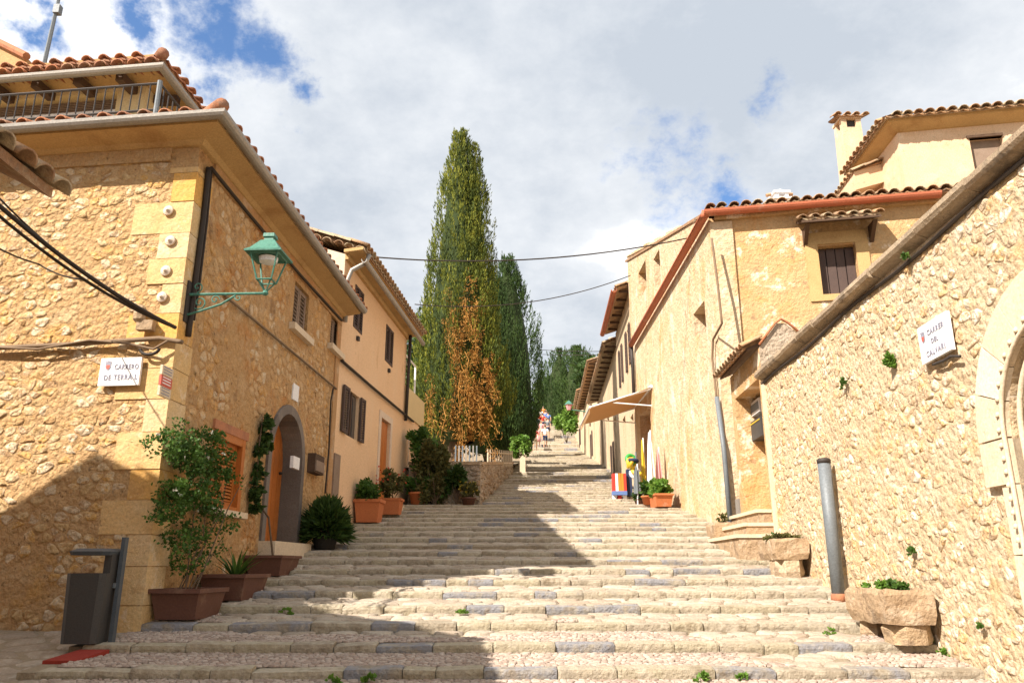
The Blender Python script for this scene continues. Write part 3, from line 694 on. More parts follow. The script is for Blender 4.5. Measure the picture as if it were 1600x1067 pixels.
slab(m, sl, .06); sl = [cor, cor + FS.d * 6.0, cor + FS.d * 6.0 + up_s * 3.4 + Vector((0, 0, 1.0)), cor + FS.d * 1.7 + up_s * 1.7 + Vector((0, 0, .5))]; slab(m, sl, .06)
m.build('roof', MT['tile'], L1)
m = MB(); hp = cor + Vector((0, 0, .04)); m.tube([hp + Vector((.02, -.03, .03)), hp + (up_f + up_s) * .5 + Vector((0, 0, .2))], [.075, .07], 10); m.build('hip_tile', MT['tile_red'], L1, True)
# upper storey with its own eaves
UC = Vector((-5.08, 9.35, 0)); UF = Face(UC, UC + FF.d * 4.5, (0, -1)); US = Face(UC, UC + FS.d * 4.2, (1, 0)); UZ = E + 6.42
m = MB(); wall_panel(m, UF, 0, 4.5, E + 4.3, UZ, [(.42, 4.3, E + 5.0, E + 6.36, None, .25)]); wall_panel(m, US, 0, 4.2, E + 4.3, UZ, [(1.6, 2.6, E + 4.8, E + 6.0, None, .2)])
m.build('wall', MT['terrace'], L1)
ub = Face(UC + FF.n * -.25, UC + FF.n * -.25 + FF.d * 4.5, (0, -1))
m = MB(); fbox(m, UF, .42, 4.3, E + 5.0, E + 6.36, -.26, -.24); g_ = m.build('window', MT['glass'], L1)
m = MB(); fbox(m, UF, .42, 4.3, E + 6.04, E + 6.15, -.235, -.10); m.build('frame', MT['white'], g_)
m = MB()
for k in range(7): fbox(m, UF, .42, 4.3, E + 6.17 + k * .028, E + 6.185 + k * .028, -.2, -.16)
m.build('blind_slats', MT['greyshutter'], g_)
m = MB(); fbox(m, US, 1.6, 2.6, E + 4.8, E + 6.0, -.2, -.18); m.build('window', MT['glass'], L1)
ue = [tuple(UC + FF.d * 4.5), tuple(UC), tuple(UC + FS.d * 4.2)]
m = MB(); sweep(m, ue, [(-.05, UZ), (.38, UZ + .10), (.40, UZ + .19), (-.05, UZ + .12)], -1, closed=True); m.build('eave_board', MT['cornice'], L1)
m = MB(); sweep(m, ue, [(w_ + .05, z_ - ZE + UZ - .13) for w_, z_ in gp], -1, closed=True); m.build('gutter', MT['zinc'], L1)
for k in range(6):
    m = MB(); c0 = .12 + k * .62; fbox(m, UF, c0, c0 + .11, UZ - .13, UZ - .015, 0, .34); m.build('rafter_end', MT['darkwood'], L1)
for k in range(4):
    m = MB(); c0 = .2 + k * .8; fbox(m, US, c0, c0 + .11, UZ - .13, UZ - .015, 0, .34); m.build('rafter_end', MT['darkwood'], L1)
mu = (UF.n + US.n) / (1 + UF.n.dot(US.n)); uc = UC + mu * .44 + Vector((0, 0, UZ + .11))
tile_roof(L1, uc + FF.d * .1, uc + FF.d * 4.4, up_f, .2, 1.2, MT['tile_red'], .23, 1, seed=9, hipA=True, scale=.75); tile_roof(L1, uc + FS.d * .1, uc + FS.d * 4.4, up_s, .2, 1.2, MT['tile_red'], .23, 1, seed=10, hipA=True, scale=.75)
tile_roof(L1, uc + FF.d * .12 - Vector((0, 0, .12)), uc + FF.d * 4.4 - Vector((0, 0, .12)), up_f, .1, .34, MT['tile_red'], .23, 1, seed=12, under=False)
m = MB(); slab(m, [uc, uc + FF.d * 5, uc + FF.d * 5 + up_f * 2.2 + Vector((0, 0, .42)), uc + FF.d * 2.2 + up_f * 2.2 + Vector((0, 0, .42))], .05)
slab(m, [uc, uc + FS.d * 5, uc + FS.d * 5 + up_s * 2.2 + Vector((0, 0, .42)), uc + FS.d * 2.2 + up_s * 2.2 + Vector((0, 0, .42))], .05); m.build('roof', MT['tile'], L1)
m = MB(); m.tube([uc + Vector((.02, -.03, .03)), uc + (up_f + up_s) * .5 + Vector((0, 0, .14))], [.08, .075], 10); m.build('hip_tile', MT['tile_red'], L1, True)
# balcony railing
RC = Vector((-4.22, 8.05, 0)); rz0, rz1 = E + 4.62, E + 5.56
F1 = Face(RC, RC + FF.d * 4.2, (0, -1)); F2 = Face(RC, RC + FS.d * 3.6, (1, 0))
m = MB()
for Fx, ln in ((F1, 4.2), (F2, 3.6)):
    for z_ in (rz1, rz1 - .36, rz0 + .08): m.tube([Fx(0, z_), Fx(ln, z_)], .016, 6)
rail = m.build('railing', MT['iron'], L1)
m = MB(); m.tube([RC + Vector((0, 0, rz0 - .2)), RC + Vector((0, 0, rz1 + .03))], .03, 8); m.build('post', MT['steel'], rail)
src = None
for Fx, ln in ((F1, 4.2), (F2, 3.6)):
    for k in range(1, int(ln / .115)):
        P = Fx(k * .115, rz0)
        if src is None:
            mm = MB(); mm.tube([(0, 0, 0), (0, 0, .40), (0, 0, .45), (0, 0, .5), (0, 0, rz1 - rz0)], [.008, .008, .022, .008, .008], 6); src = mm.build('baluster', MT['iron'], rail, local=True); src.location = P - WO[rail.name]
        else: c = src.copy(); C.objects.link(c); c.parent = rail; c.location = P - WO[rail.name]
m = MB(); slab(m, [RC + Vector((.1, -.1, rz0 - .02)), RC + FF.d * 4.2 + Vector((0, -.1, rz0 - .02)), RC + FF.d * 4.2 + Vector((0, 1.6, rz0 - .02)), RC + FS.d * 3.6 + Vector((-1, 0, rz0 - .02)), RC + FS.d * 3.6 + Vector((.1, 0, rz0 - .02))], .18); m.build('balcony_floor', MT['cornice'], L1)
# windows on the street side
for o in (win1, win2):
    um = (o[0] + o[1]) / 2; m = MB(); fbox(m, FS, o[0], o[1], o[2], o[3], -.10, -.08); wd = m.build('window', MT['greyshutter'], L1)
    for a, b in ((o[0] + .02, um - .01), (um + .01, o[1] - .02)): louvre_shutter(FS, a, b, o[2] + .02, o[3] - .02, -.075, MT['greyshutter'], wd if False else L1)
    m = MB(); fbox(m, FS, o[0] - .12, o[1] + .12, o[2] - .10, o[2] - .002, -.1, .09); m.build('window_sill', MT['ashlar'], L1)
# orange lattice window
u0, u1, v0, v1 = lat
m = MB(); e = .09
fbox(m, FS, u0, u0 + e, v0, v1, -.08, .025); fbox(m, FS, u1 - e, u1, v0, v1, -.08, .025); fbox(m, FS, u0 + e, u1 - e, v1 - e, v1, -.08, .022); fbox(m, FS, u0 + e, u1 - e, v0, v0 + .05, -.08, .022)
lw = m.build('lattice_window', MT['orangewood'], L1); m = MB(); fbox(m, FS, u0 + .05, u1 - .05, v0 + .03, v1 - .05, -.11, -.1); m.build('pane', MT['glass'], lw)
um = (u0 + u1) / 2
for a, b in ((u0 + e, um), (um, u1 - e)): louvre_shutter(FS, a + .005, b - .005, v0 + .05, v1 - e, -.07, MT['orangewood'], L1, slats=16)
m = MB(); fbox(m, FS, u0 - .06, u1 + .06, v1, v1 + .10, -.02, .03); m.build('brick_lintel', MT['tile_red'], L1)
m = MB(); fbox(m, FS, u0 - .08, u1 + .08, v0 - .07, v0 - .002, -.1, .10); m.build('window_sill', MT['ashlar'], L1)
# arched door with dark stone surround
u0, u1, v0, v1 = door; ri = (u1 - u0) / 2; cu = (u0 + u1) / 2; sp = v1 - ri; n = 16
Ri = ri; pr_ = [(cu - Ri * cos(pi * k / n), sp + Ri * sin(pi * k / n)) for k in range(n + 1)]
m = MB(); T = .10; W0, W1 = -.30, .035
def ring(P1, P2):
    for k in range(len(P1) - 1):
        (a, b), (c, d) = P1[k], P1[k + 1]; (a2, b2), (c2, d2) = P2[k], P2[k + 1]
        m.hexa([FS(a, b, W0), FS(c, d, W0), FS(c, d, W1), FS(a, b, W1), FS(a2, b2, W0), FS(c2, d2, W0), FS(c2, d2, W1), FS(a2, b2, W1)], rs.random())
P1 = [(u0 + .03, v0)] + [(cu - (Ri - .03) * cos(pi * k / n), sp + (Ri - .03) * sin(pi * k / n)) for k in range(n + 1)] + [(u1 - .03, v0)]
P2 = [(u0 - T, v0)] + [(cu - (Ri + T) * cos(pi * k / n), sp + (Ri + T) * sin(pi * k / n)) for k in range(n + 1)] + [(u1 + T, v0)]
ring(P1, P2); m.build('stone_surround', MT['slate'], L1)
m = MB(); fbox(m, FS, u0, u1, v0, v1 - .1, -.315, -.305); dd = m.build('door', MT['darkwood'], L1)
planks(FS, u0 + .03, u1 - .03, v0 + .01, v1 - .03, -.29, MT['orangewood'], dd, 7, arch=True)
m = MB(); m.lathe(FS(u1 - .14, v0 + 1.0, -.24), [(.02, -.02), (.035, 0), (.02, .02)], 8); m.build('handle', MT['iron'], dd)
m = MB(); fbox(m, FS, u0 - .1, u1 + .1, v0 - .5, v0 - .002, -.3, .22); m.build('threshold', MT['ashlar'], L1)
# wall fittings
def wallbox(name, F, l, t, r, b, dep, mt, parent, label=None, tone=.5):
    q = F.rect(l, t, r, b); m = MB(); fbox(m, F, q[0], q[1], q[2], q[3], .0, dep, tone); o = m.build(name, mt, parent)
    if label: o['label'] = label
    return q, o
q, o = wallbox('meter_box', FS, 480, 710, 495, 740, .12, MT['darkwood'], L1)
m = MB(); fbox(m, FS, q[0] + .03, q[1] - .03, q[2] + .03, q[3] - .1, .12, .135); m.build('meter_door', MT['greyshutter'], o)
wallbox('door_number', FS, 453, 713, 463, 732, .05, MT['white'], L1)
wallbox('lamp_niche', FS, 456, 600, 465, 626, .02, MT['white'], L1)
for px, py in ((262, 328), (265, 375), (258, 422), (252, 463)):
    u, v_ = FF.uv(px, py, .04); m = MB(); Rr = Matrix((FF.d, Vector((0, 0, 1)), FF.n)).transposed(); m.lathe(FF(u, v_, .03), [(.06, 0), (.05, .008), (.016, .012), (.014, .03), (.004, .035)], 12, rot=Rr); m.build('wall_anchor', MT['l2_gable'], L1, True)

# ---------------------------------------------------------------- peach house
B2 = (-2.63, 18.6); FL2 = Face(C2, B2, (1, 0)); Z2 = E + 5.55
L2 = thing('peach_house', 'peach rendered house with brown shutters and orange door beyond the stone corner house', 'house', (-6, 16, 2.8))
shA = FL2.rect(553, 449, 567, 518); shB = FL2.rect(602, 511, 614, 569); shC = FL2.rect(541, 612, 560, 684); dB = FL2.rect(593, 655, 608, 742); dB = (dB[0], dB[1], sz(16.4) + .25, dB[3]); wD = FL2.rect(638, 686, 649, 739)
gD = FL2.rect(517 + 11, 711, 533, 778)
ops2 = [(*shA, None, .1), (*shB, None, .1), (*shC, None, .07), (*dB, None, .09), (*wD, None, .06)]
m = MB(); wall_panel(m, FL2, 0, FL2.L, 1, Z2, ops2); m.build('wall', MT['l2_render'], L2)
m = MB(); bx = Vector((-9, 0, 0))
FG = Face(C2, (-9.2, 13.75), (0, -1)); ridge = 3.1
m.add([FG(0, 1, 0), FG(6.2, 1, 0), FG(6.2, Z2, 0), FG(ridge, Z2 + 1.0, 0), FG(0, Z2, 0)], [(0, 1, 2, 3, 4)])
m.build('gable_wall', MT['l2_gable'], L2)
m = MB(); q1 = Vector((B2[0], B2[1], 0)); q2 = Vector((-8.9, 19.1, 0)); z = lambda p, h: Vector((p.x, p.y, h))
m.add([z(q1, 1), z(q2, 1), z(q2, Z2), z((q1 + q2) / 2, Z2 + 1.0), z(q1, Z2)], [(0, 1, 2, 3, 4)])
m.add([(-9.2, 13.75, 1), (-8.9, 19.1, 1), (-8.9, 19.1, Z2), (-9.2, 13.75, Z2)], [(0, 1, 2, 3)]); m.build('wall', MT['l2_render'], L2)
a = FL2(-.05, Z2 + .1, .38); b = FL2(FL2.L + .15, Z2 + .1, .38)
tile_roof(L2, a, b, -FL2.n, .31, 3.4, MT['tile'], .21, 1, seed=14)
m = MB(); slab(m, [a, b, b - FL2.n * 3.4 + Vector((0, 0, 1.09)), a - FL2.n * 3.4 + Vector((0, 0, 1.09))], .07)
slab(m, [a - FL2.n * 3.4 + Vector((0, 0, 1.09)), b - FL2.n * 3.4 + Vector((0, 0, 1.09)), b - FL2.n * 6.8, a - FL2.n * 6.8], .07); m.build('roof', MT['tile'], L2)
m = MB(); fbox(m, FL2, 0, FL2.L, Z2 - .1, Z2 + .0, 0, .06); m.build('cornice', MT['cornice'], L2)
ln = [tuple(FL2(-.1, 0)), tuple(FL2(FL2.L + .15, 0))]
m = MB(); sweep(m, ln, [(w_ * .85 + .05, z_ - ZE + Z2 - .25) for w_, z_ in gp], -1, closed=True); m.build('gutter', MT['zinc'], L2)
sweep_prof = [(0, Z2), (.36, Z2 + .04), (.36, Z2 + .10), (0, Z2 + .06)]
m = MB(); sweep(m, ln, sweep_prof, -1, closed=True); m.build('eave_board', MT['cornice'], L2)
# verge tiles on the near gable
tile_roof(L2, FG(-.3, Z2 + .02, .04), FG(2.9, Z2 + 1.0, .04), (0, 1), .02, .4, MT['tile'], .22, 1, seed=15, under=False)
# downpipes
m = MB(); P = [FL2(.12, Z2 + .02, .42), FL2(.10, Z2 - .15, .36), FL2(.06, Z2 - .3, .12), FL2(.04, Z2 - .5, .06), FL2(.04, Z2 - 1.3, .06)]; m.tube(P, .045, 8); m.build('downpipe', MT['zinc'], L2, True)
m = MB(); m.tube([FL2(FL2.L - .05, Z2, .1), FL2(FL2.L - .05, E + 3.4, .06)], .04, 8); m.build('downpipe', MT['iron'], L2, True)
for o in (shA, shB):
    um = (o[0] + o[1]) / 2; m = MB(); fbox(m, FL2, *o, -.11, -.1); m.build('window', MT['glass'], L2)
    for a_, b_ in ((o[0], um), (um, o[1])): louvre_shutter(FL2, a_ + .01, b_ - .01, o[2], o[3], -.02, MT['shutter'], L2, slats=14)
    m = MB(); fbox(m, FL2, (o[0] + o[1]) / 2 - .05, (o[0] + o[1]) / 2 + .05, o[2] - .2, o[2] - .12, 0, .05); m.build('wall_bracket', MT['iron'], L2)
o = shC; m = MB(); fbox(m, FL2, *o, -.08, -.06); g_ = m.build('window', MT['glass'], L2); um = (o[0] + o[1]) / 2
m = MB(); fbox(m, FL2, um - .03, um + .03, o[2], o[3], -.055, -.03); m.build('frame', MT['darkwood'], g_)
hw = (o[1] - o[0]) / 2
louvre_shutter(FL2, o[0] - hw * .9, o[0], o[2], o[3], .02, MT['shutter'], L2, slats=16); louvre_shutter(FL2, o[1], o[1] + hw * .8, o[2], o[3], .02, MT['shutter'], L2, slats=16)
m = MB(); fbox(m, FL2, *dB, -.10, -.085); dd = m.build('door', MT['darkwood'], L2); planks(FL2, dB[0] + .03, dB[1] - .03, dB[2], dB[3] - .03, -.08, MT['orangewood'], dd, 4)
m = MB(); fbox(m, FL2, dB[0] - .16, dB[0], dB[2], dB[3] + .14, 0, .02); fbox(m, FL2, dB[1], dB[1] + .16, dB[2], dB[3] + .14, 0, .02); fbox(m, FL2, dB[0], dB[1], dB[3], dB[3] + .14, 0, .019); m.build('door_surround', MT['l2_gable'], L2)
m = MB(); fbox(m, FL2, dB[0] - .2, dB[1] + .2, dB[2] - .6, dB[2] - .002, -.2, .35); m.build('doorstep', MT['ashlar'], L2)
m = MB(); fbox(m, FL2, *wD, -.07, -.055); g_ = m.build('window', MT['glass'], L2)
louvre_shutter(FL2, wD[0] + .01, wD[1] - .01, wD[2], wD[3], -.05, MT['shutter'], L2, slats=10)
m = MB(); fbox(m, FL2, wD[0] - .1, wD[0], wD[2] - .08, wD[3] + .1, 0, .015); fbox(m, FL2, wD[1], wD[1] + .1, wD[2] - .08, wD[3] + .1, 0, .015); m.build('window_surround', MT['l2_gable'], L2)
q = FL2.rect(527, 711, 533, 778); m = MB(); q = (.05, .38, q[2], q[3]); fbox(m, FL2, *q, 0, .03); m.build('meter_cupboard', MT['greyshutter'], L2)
# low terrace wall beyond the peach house
T2 = (-2.42, 20.8); FT = Face(B2, T2, (1, 0)); ZT = E + 4.3
TW = thing('terrace_block', 'low peach block with cream parapet terrace at the far end of the peach house', 'building', (-4, 19.7, 3.3))
m = MB(); zc = FT.uv(648, 659)[1]; wall_panel(m, FT, 0, FT.L, 1, zc); m.add([(T2[0], T2[1], 1), (-6, 21.1, 1), (-6, 21.1, ZT), (T2[0], T2[1], ZT)], [(0, 1, 2, 3)]); m.add([(T2[0], T2[1], zc), (-6, 21.1, zc), (-6, 18.7, zc), (B2[0], B2[1], zc)], [(0, 1, 2, 3)]); m.build('wall', MT['l2_render'], TW)
m = MB(); fbox(m, FT, 0.002, FT.L, zc + .002, ZT, -.15, .03); m.build('parapet', MT['terrace'], TW)
m = MB(); fbox(m, FT, FT.L - .1, FT.L + .05, 1, zc, -.1, .05); m.build('corner_pipe', MT['tile_red'], TW)
m = MB(); r0 = FT(.3, ZT, -.1); r1 = FT(1.5, ZT, -.1); m.tube([r0, r0 + Vector((0, 0, .85)), r1 + Vector((0, 0, .85)), r1], .025, 6); m.build('railing', MT['white'], TW)

# ---------------------------------------------------------------- right: garden wall with arched doorway
R0 = (RX(0) - .0, 0); 
FW = Face((3.18 + .0437 * -4, -4), (3.18 + .0437 * 11.04, 11.04), (-1, 0)); ZW = E + 2.62
YU = lambda Y: (Y + 4) / FW.d.y
GW = thing('garden_wall', 'tall cream rubble garden wall on the right with stone coping, street sign and carved arched doorway', 'wall', (3.6, 4, .7))
ca = YU(4.55); spz = E + .85; Rv = 1.03; Ri = .70
gz = G(4.55) + .1
opA = (ca - Ri, ca + Ri, gz, spz + Ri, 'arch', .42)
m = MB(); wall_panel(m, FW, 0, FW.L, -1, ZW, [opA]); b0 = FW(0, -1, -.5); 
fbox(m, FW, 0, FW.L, -1, ZW, -.55, -.45); m.quad(FW(FW.L, -1, 0), FW(FW.L, -1, -.5), FW(FW.L, ZW, -.5), FW(FW.L, ZW, 0)); m.quad(FW(0, -1, 0), FW(0, -1, -.5), FW(0, ZW, -.5), FW(0, ZW, 0)); gwm = m.build('wall', MT['r1_mortar'], GW)
jw = .86
def keepW(x, y):
    r = sqrt((x - ca) ** 2 + (y - spz) ** 2)
    if y > spz and r < Rv + .06: return False
    if y <= spz and y > spz - .32 and abs(x - ca) < Rv + .06: return False
    if y <= spz and abs(x - ca) < jw + .06: return False
    return True
it = [(p_, FW) for p_ in cells(YU(3.0), FW.L - .14, -.1, ZW - .02, .118, 1.3, .49, 51, lambda x, y: keepW(x, y) and noise.noise((x * 8, y * 8, 5)) > -.16 and noise.noise((x * 1.8, y * 1.8, 5)) > -.24)]
stones(it, 'rubble_stone', MT['r1_stone'], gwm, 300, .003, (.0, .010), 7, rough=.15)
# voussoirs, jambs
n = 9; 
def vouss(P, w1, name, mt, parent, tn, w0=-.1):
    m = MB(); k = len(P); m.add([FW(a, b, w1) for a, b in P] + [FW(a, b, w0) for a, b in P], [tuple(range(k)), tuple(range(2 * k - 1, k - 1, -1))] + [(i, k + i, k + (i + 1) % k, (i + 1) % k) for i in range(k)], tn); return m.build(name, mt, parent)
m = MB(); fbox(m, FW, ca - Ri, ca + Ri, gz, spz + Ri, -.44, -.42); gd = m.build('door', MT['darkwood'], GW)
planks(FW, ca - Ri, ca + Ri, gz, spz + Ri, -.41, MT['greyshutter'], gd, 8, arch=True)
for k in range(n):
    a0 = pi * k / n + .006; a1 = pi * (k + 1) / n - .006; P = []
    for t in range(5): a = a0 + (a1 - a0) * t / 4; P.append((ca + Rv * cos(a), spz + Rv * sin(a)))
    for t in range(5): a = a1 + (a0 - a1) * t / 4; P.append((ca + Ri * cos(a), spz + Ri * sin(a)))
    vouss(P, .05, 'voussoir', MT['ashlar'], GW, rs.random())
for s_ in (-1, 1):
    z1 = spz - .004; i = 0
    while z1 > gz:
        z0 = max(gz, z1 - (.31 if i == 0 else .46)); wd = Rv if i == 0 else jw
        x0, x1 = sorted((ca + s_ * Ri, ca + s_ * wd)); vouss([(x0, z0 + .004), (x1, z0 + .004), (x1, z1 - .004), (x0, z1 - .004)], .05 if i == 0 else .035, 'jamb_stone', MT['ashlar'], GW, rs.random()); z1 = z0; i += 1
# carved inner moulding with studs
m = MB()
for rr, w_, rad in ((Ri + .005, .05, .016), (Ri - .05, -.04, .02), (Ri - .11, -.16, .03)):
    m.tube([FW(ca + rr, gz + .4, w_)] + [FW(ca + rr * cos(pi * k / 24), spz + rr * sin(pi * k / 24), w_) for k in range(25)] + [FW(ca - rr, gz + .4, w_)], rad, 8, cap=False)
mo = m.build('moulding', MT['ashlar'], GW, True)
m = MB()
for s_ in (-1, 1):
    for k in range(8): z_ = spz - .05 - k * .09; m.lathe(FW(ca + s_ * (Ri + .05), z_, .05), [(.02, -.015), (.016, .01), (.004, .02)], 6)
for k in range(22): a = pi * (k + .5) / 22; m.lathe(FW(ca + (Ri + .05) * cos(a), spz + (Ri + .05) * sin(a), .05), [(.02, -.015), (.016, .01), (.004, .02)], 6)
m.build('carved_studs', MT['ashlar'], mo, True)
# coping
cr_ = random.Random(4); u = 0; 
while u < FW.L - .05:
    w_ = cr_.uniform(.55, .95); w_ = min(w_, FW.L - u)
    m = MB(); dz = cr_.uniform(-.012, .012); dw = cr_.uniform(-.01, .015)
    prof = [(-.55, ZW + .0), (.0, ZW - .02), (.10 + dw, ZW + .02 + dz), (.12 + dw, ZW + .05 + dz), (.11 + dw, ZW + .10 + dz), (.02, ZW + .135 + dz), (-.25, ZW + .17 + dz), (-.55, ZW + .13)]
    k = len(prof); P0 = [FW(u + .006, b_, a_) for a_, b_ in prof]; P1 = [FW(u + w_ - .006, b_ + cr_.uniform(-.004, .004), a_) for a_, b_ in prof]
    m.add(P0 + P1, [tuple(range(k)), tuple(range(2 * k - 1, k - 1, -1))] + [(i, (i + 1) % k, k + (i + 1) % k, k + i) for i in range(k)], cr_.random()); m.build('coping_stone', MT['cap'], GW); u += w_
m = MB(); m.tube([FW(u_, ZW - .07 + .02 * sin(u_ * 2.3), .02) for u_ in [k * .5 for k in range(int(FW.L * 2) + 1)]], .018, 6); tag(m.build('wall_cable', MT['cable']), 'black cable running just below the coping of the cream garden wall', 'cable')
m = MB(); fbox(m, FW, FW.L - .13, FW.L, 0, ZW - .02, 0, .03); m.build('end_pilaster', MT['ashlar'], GW)

# ---------------------------------------------------------------- small doorway lodge beyond the garden wall
PR0 = (3.18 + .0437 * 11.06, 11.06); PR1 = (3.18 + .0437 * 12.95, 12.95); FP = Face(PR0, PR1, (-1, 0)); ZP = E + 3.12
LD = thing('doorway_lodge', 'small doorway building with a tiled canopy between the garden wall and the big cream house', 'building', (4.2, 12, 2))
dq = (.15, FP.uv(1155, 700)[0], sz(11.8) + .55, FP.uv(1183, 592)[1])
m = MB(); wall_panel(m, FP, 0, FP.L, 0, ZP, [(*dq, None, .45)]); 
F0 = Face(PR0, (4.75, 11.06), (0, -1)); mg = MB(); mg.add([F0(0, 0), F0(1.0, 0), F0(1.0, ZP - .1), F0(.42, ZP + .38), F0(.30, ZP + .38), F0(0, ZP + .0)], [(0, 1, 2, 3, 4, 5)]); mg.build('gable_wall', MT['grey_rubble'], LD)
m.build('wall', MT['r2_front'], LD)
m = MB(); cx = F0(.36, ZP + .40, 0); m.tube([cx + Vector((-.36, -.03, -.36)), cx + Vector((-.1, -.03, -.03)), cx + Vector((0, -.03, .04)), cx + Vector((.1, -.03, -.02)), cx + Vector((.45, -.03, -.36))], .02, 6); m.build('ridge_moulding', MT['tile_red'], LD, True)
tile_roof(LD, FP(.03, ZP + .02, .2), FP(FP.L, ZP + .02, .2), (1, 0), .4, .55, MT['tile'], .17, 2, scale=.85, seed=16)
m = MB(); slab(m, [FP(.04, ZP + .0, .17), FP(FP.L, ZP + .0, .17), FP(FP.L, ZP + .22, -.34), FP(.04, ZP + .22, -.34)], .04); m.build('canopy_board', MT['darkwood'], LD)
m = MB(); fbox(m, FP, *dq, -.46, -.44); dd = m.build('door', MT['up_render'], LD)
m = MB()
for k in range(5): z_ = dq[2] + .2 + k * .33; fbox(m, FP, dq[0], dq[1], z_, z_ + .015, -.438, -.43)
m.build('door_groove', MT['ashlar'], dd)
def lbox(l, t, r, b, w0, w1, name, mt, parent):
    q = FP.rect(l, t, r, b, w1); m = MB(); fbox(m, FP, q[0], q[1], q[2], q[3], w0, w1); return m.build(name, mt, parent), q
mb_, q = lbox(1166, 656, 1190, 687, -.44, -.22, 'letter_box', MT['bin'], LD)
m = MB(); fbox(m, FP, q[0] + .06, q[1] - .08, q[3] - .05, q[3] - .03, -.22, -.212); m.build('brass_slot', MT['yellow'], mb_)
lb, q = lbox(1166, 627, 1187, 649, -.44, -.25, 'lamp', MT['white'], LD)
m = MB(); fbox(m, FP, q[0] + .05, q[1] - .05, q[2] + .05, q[3] - .05, -.25, -.24); m.build('lamp_glass', MT['steel'], lb)
# three steps up to the door
for k, (du, ww, zz) in enumerate(((-.02, .22, .0), (-.10, .42, -.19), (-.2, .62, -.36))):
    m = MB(); z1 = dq[2] + zz; fbox(m, FP, dq[0] + du - (.0 if k < 2 else .25), dq[1] + .12 + .12 * k, 1.4, z1 - .05, 0, ww - .03); m.build('step_block', MT['stonetrough'], LD)
    m = MB(); fbox(m, FP, dq[0] + du - .02 - (.0 if k < 2 else .25), dq[1] + .15 + .12 * k, z1 - .048, z1, 0, ww); m.build('step_slab', MT['ashlar'], LD)

# ---------------------------------------------------------------- big cream house on the right
K1 = (3.8, 13.7); K2 = (3.6, 22.5); FK = Face(K1, K2, (-1, 0)); FQ = Face(K1, (7.9, 12.92), (0, -1)); ZK = E + 6.45
RH = thing('cream_house', 'big old cream rendered house on the right with red gutter and awning shop', 'house', (6, 17, 3))
sl1 = FK.rect(998, 414, 1010, 460); sl2 = FK.rect(1022, 394, 1032, 452); nic = FK.rect(1084, 478, 1103, 527); shop = FK.rect(1001, 640, 1018, 726); shop = (shop[0], shop[1], sz(20.2) + .05, E + 4.1)
topK = lambda u_: ZK + .20 + max(0, u_ - .3) * .312
opsK = [(*sl1, None, .35), (*sl2, None, .35), (*nic, None, .35), (*shop, None, .5)]
ztop = max(sl1[3], sl2[3], nic[3])
m = MB()
us = [0, .8, 3, 5, 6.6, FK.L]
# main panel up to gutter height, then the sloping part above it, cut round the slits
lowo = [o for o in opsK if o[3] < ZK]; hi = [o for o in opsK if o[3] >= ZK]
wall_panel(m, FK, 0, FK.L, 1, ZK, lowo)
pts = sorted({0, .8, FK.L, *[o[0] for o in hi], *[o[1] for o in hi]})
for a_, b_ in zip(pts[:-1], pts[1:]):
    mu_ = (a_ + b_) / 2; oo = [o for o in hi if o[0] < mu_ < o[1]]
    if oo:
        o = oo[0]; lo = max(ZK, o[2])
        if lo > ZK: m.quad(FK(a_, ZK), FK(b_, ZK), FK(b_, lo), FK(a_, lo))
        m.quad(FK(a_, o[3]), FK(b_, o[3]), FK(b_, topK(b_)), FK(a_, topK(a_)))
        for (x0, y0, x1, y1) in ((a_, lo, a_, o[3]), (b_, lo, b_, o[3]), (a_, o[3], b_, o[3]), (a_, lo, b_, lo)): m.quad(FK(x0, y0), FK(x1, y1), FK(x1, y1, -.35), FK(x0, y0, -.35))
    else: m.quad(FK(a_, ZK), FK(b_, ZK), FK(b_, topK(b_)), FK(a_, topK(a_)))
m.quad(FK(FK.L, 1), FK(FK.L, 1, -6), FK(FK.L, topK(FK.L), -6), FK(FK.L, topK(FK.L)))
m.build('wall', MT['r2_render'], RH)
for o in opsK[:3]:
    m = MB(); fbox(m, FK, o[0] - .02, o[1] + .02, o[2] - .02, o[3] + .02, -.37, -.345); m.build('window', MT['darkwood'], RH)
m = MB(); fbox(m, FK, *shop, -.52, -.5); m.build('door', MT['orangewood'], RH)
m = MB(); fbox(m, FK, shop[0], shop[0] + .12, shop[2], shop[3], -.49, -.02); m.build('door_leaf', MT['orangewood'], RH)
wq = FQ.rect(1281, 382, 1341, 459)
m = MB(); wall_panel(m, FQ, 0, FQ.L, 0, ZK, [(*wq, None, .22)]); m.build('wall', MT['r2_front'], RH)
m = MB(); m.quad(Vector((7.9, 12.92, 0)), Vector((8.2, 22.8, 0)), Vector((8.2, 22.8, 11)), Vector((7.9, 12.92, ZK))); m.build('wall', MT['r2_front'], RH)
# corner pilaster, slightly proud
m = MB(); fbox(m, FQ, .0, .42, .5, ZK - .1, 0, .05); m.build('corner_pilaster', MT['r2_render'], RH)
# roof sloping down towards the front
e0 = FQ(.02, ZK + .10, .26); e1 = FQ(FQ.L + .2, ZK + .10, .26)
upv = Vector((FK.d.x, FK.d.y, 0))
tile_roof(RH, e0, e1, upv, .29, 2.4, MT['tile'], .21, 2, seed=17)
m = MB(); slab(m, [e0, e1, e1 + upv * 9.3 + Vector((0, 0, 2.72)), e0 + upv * 9.3 + Vector((0, 0, 2.72))], .06); m.build('roof', MT['tile'], RH)
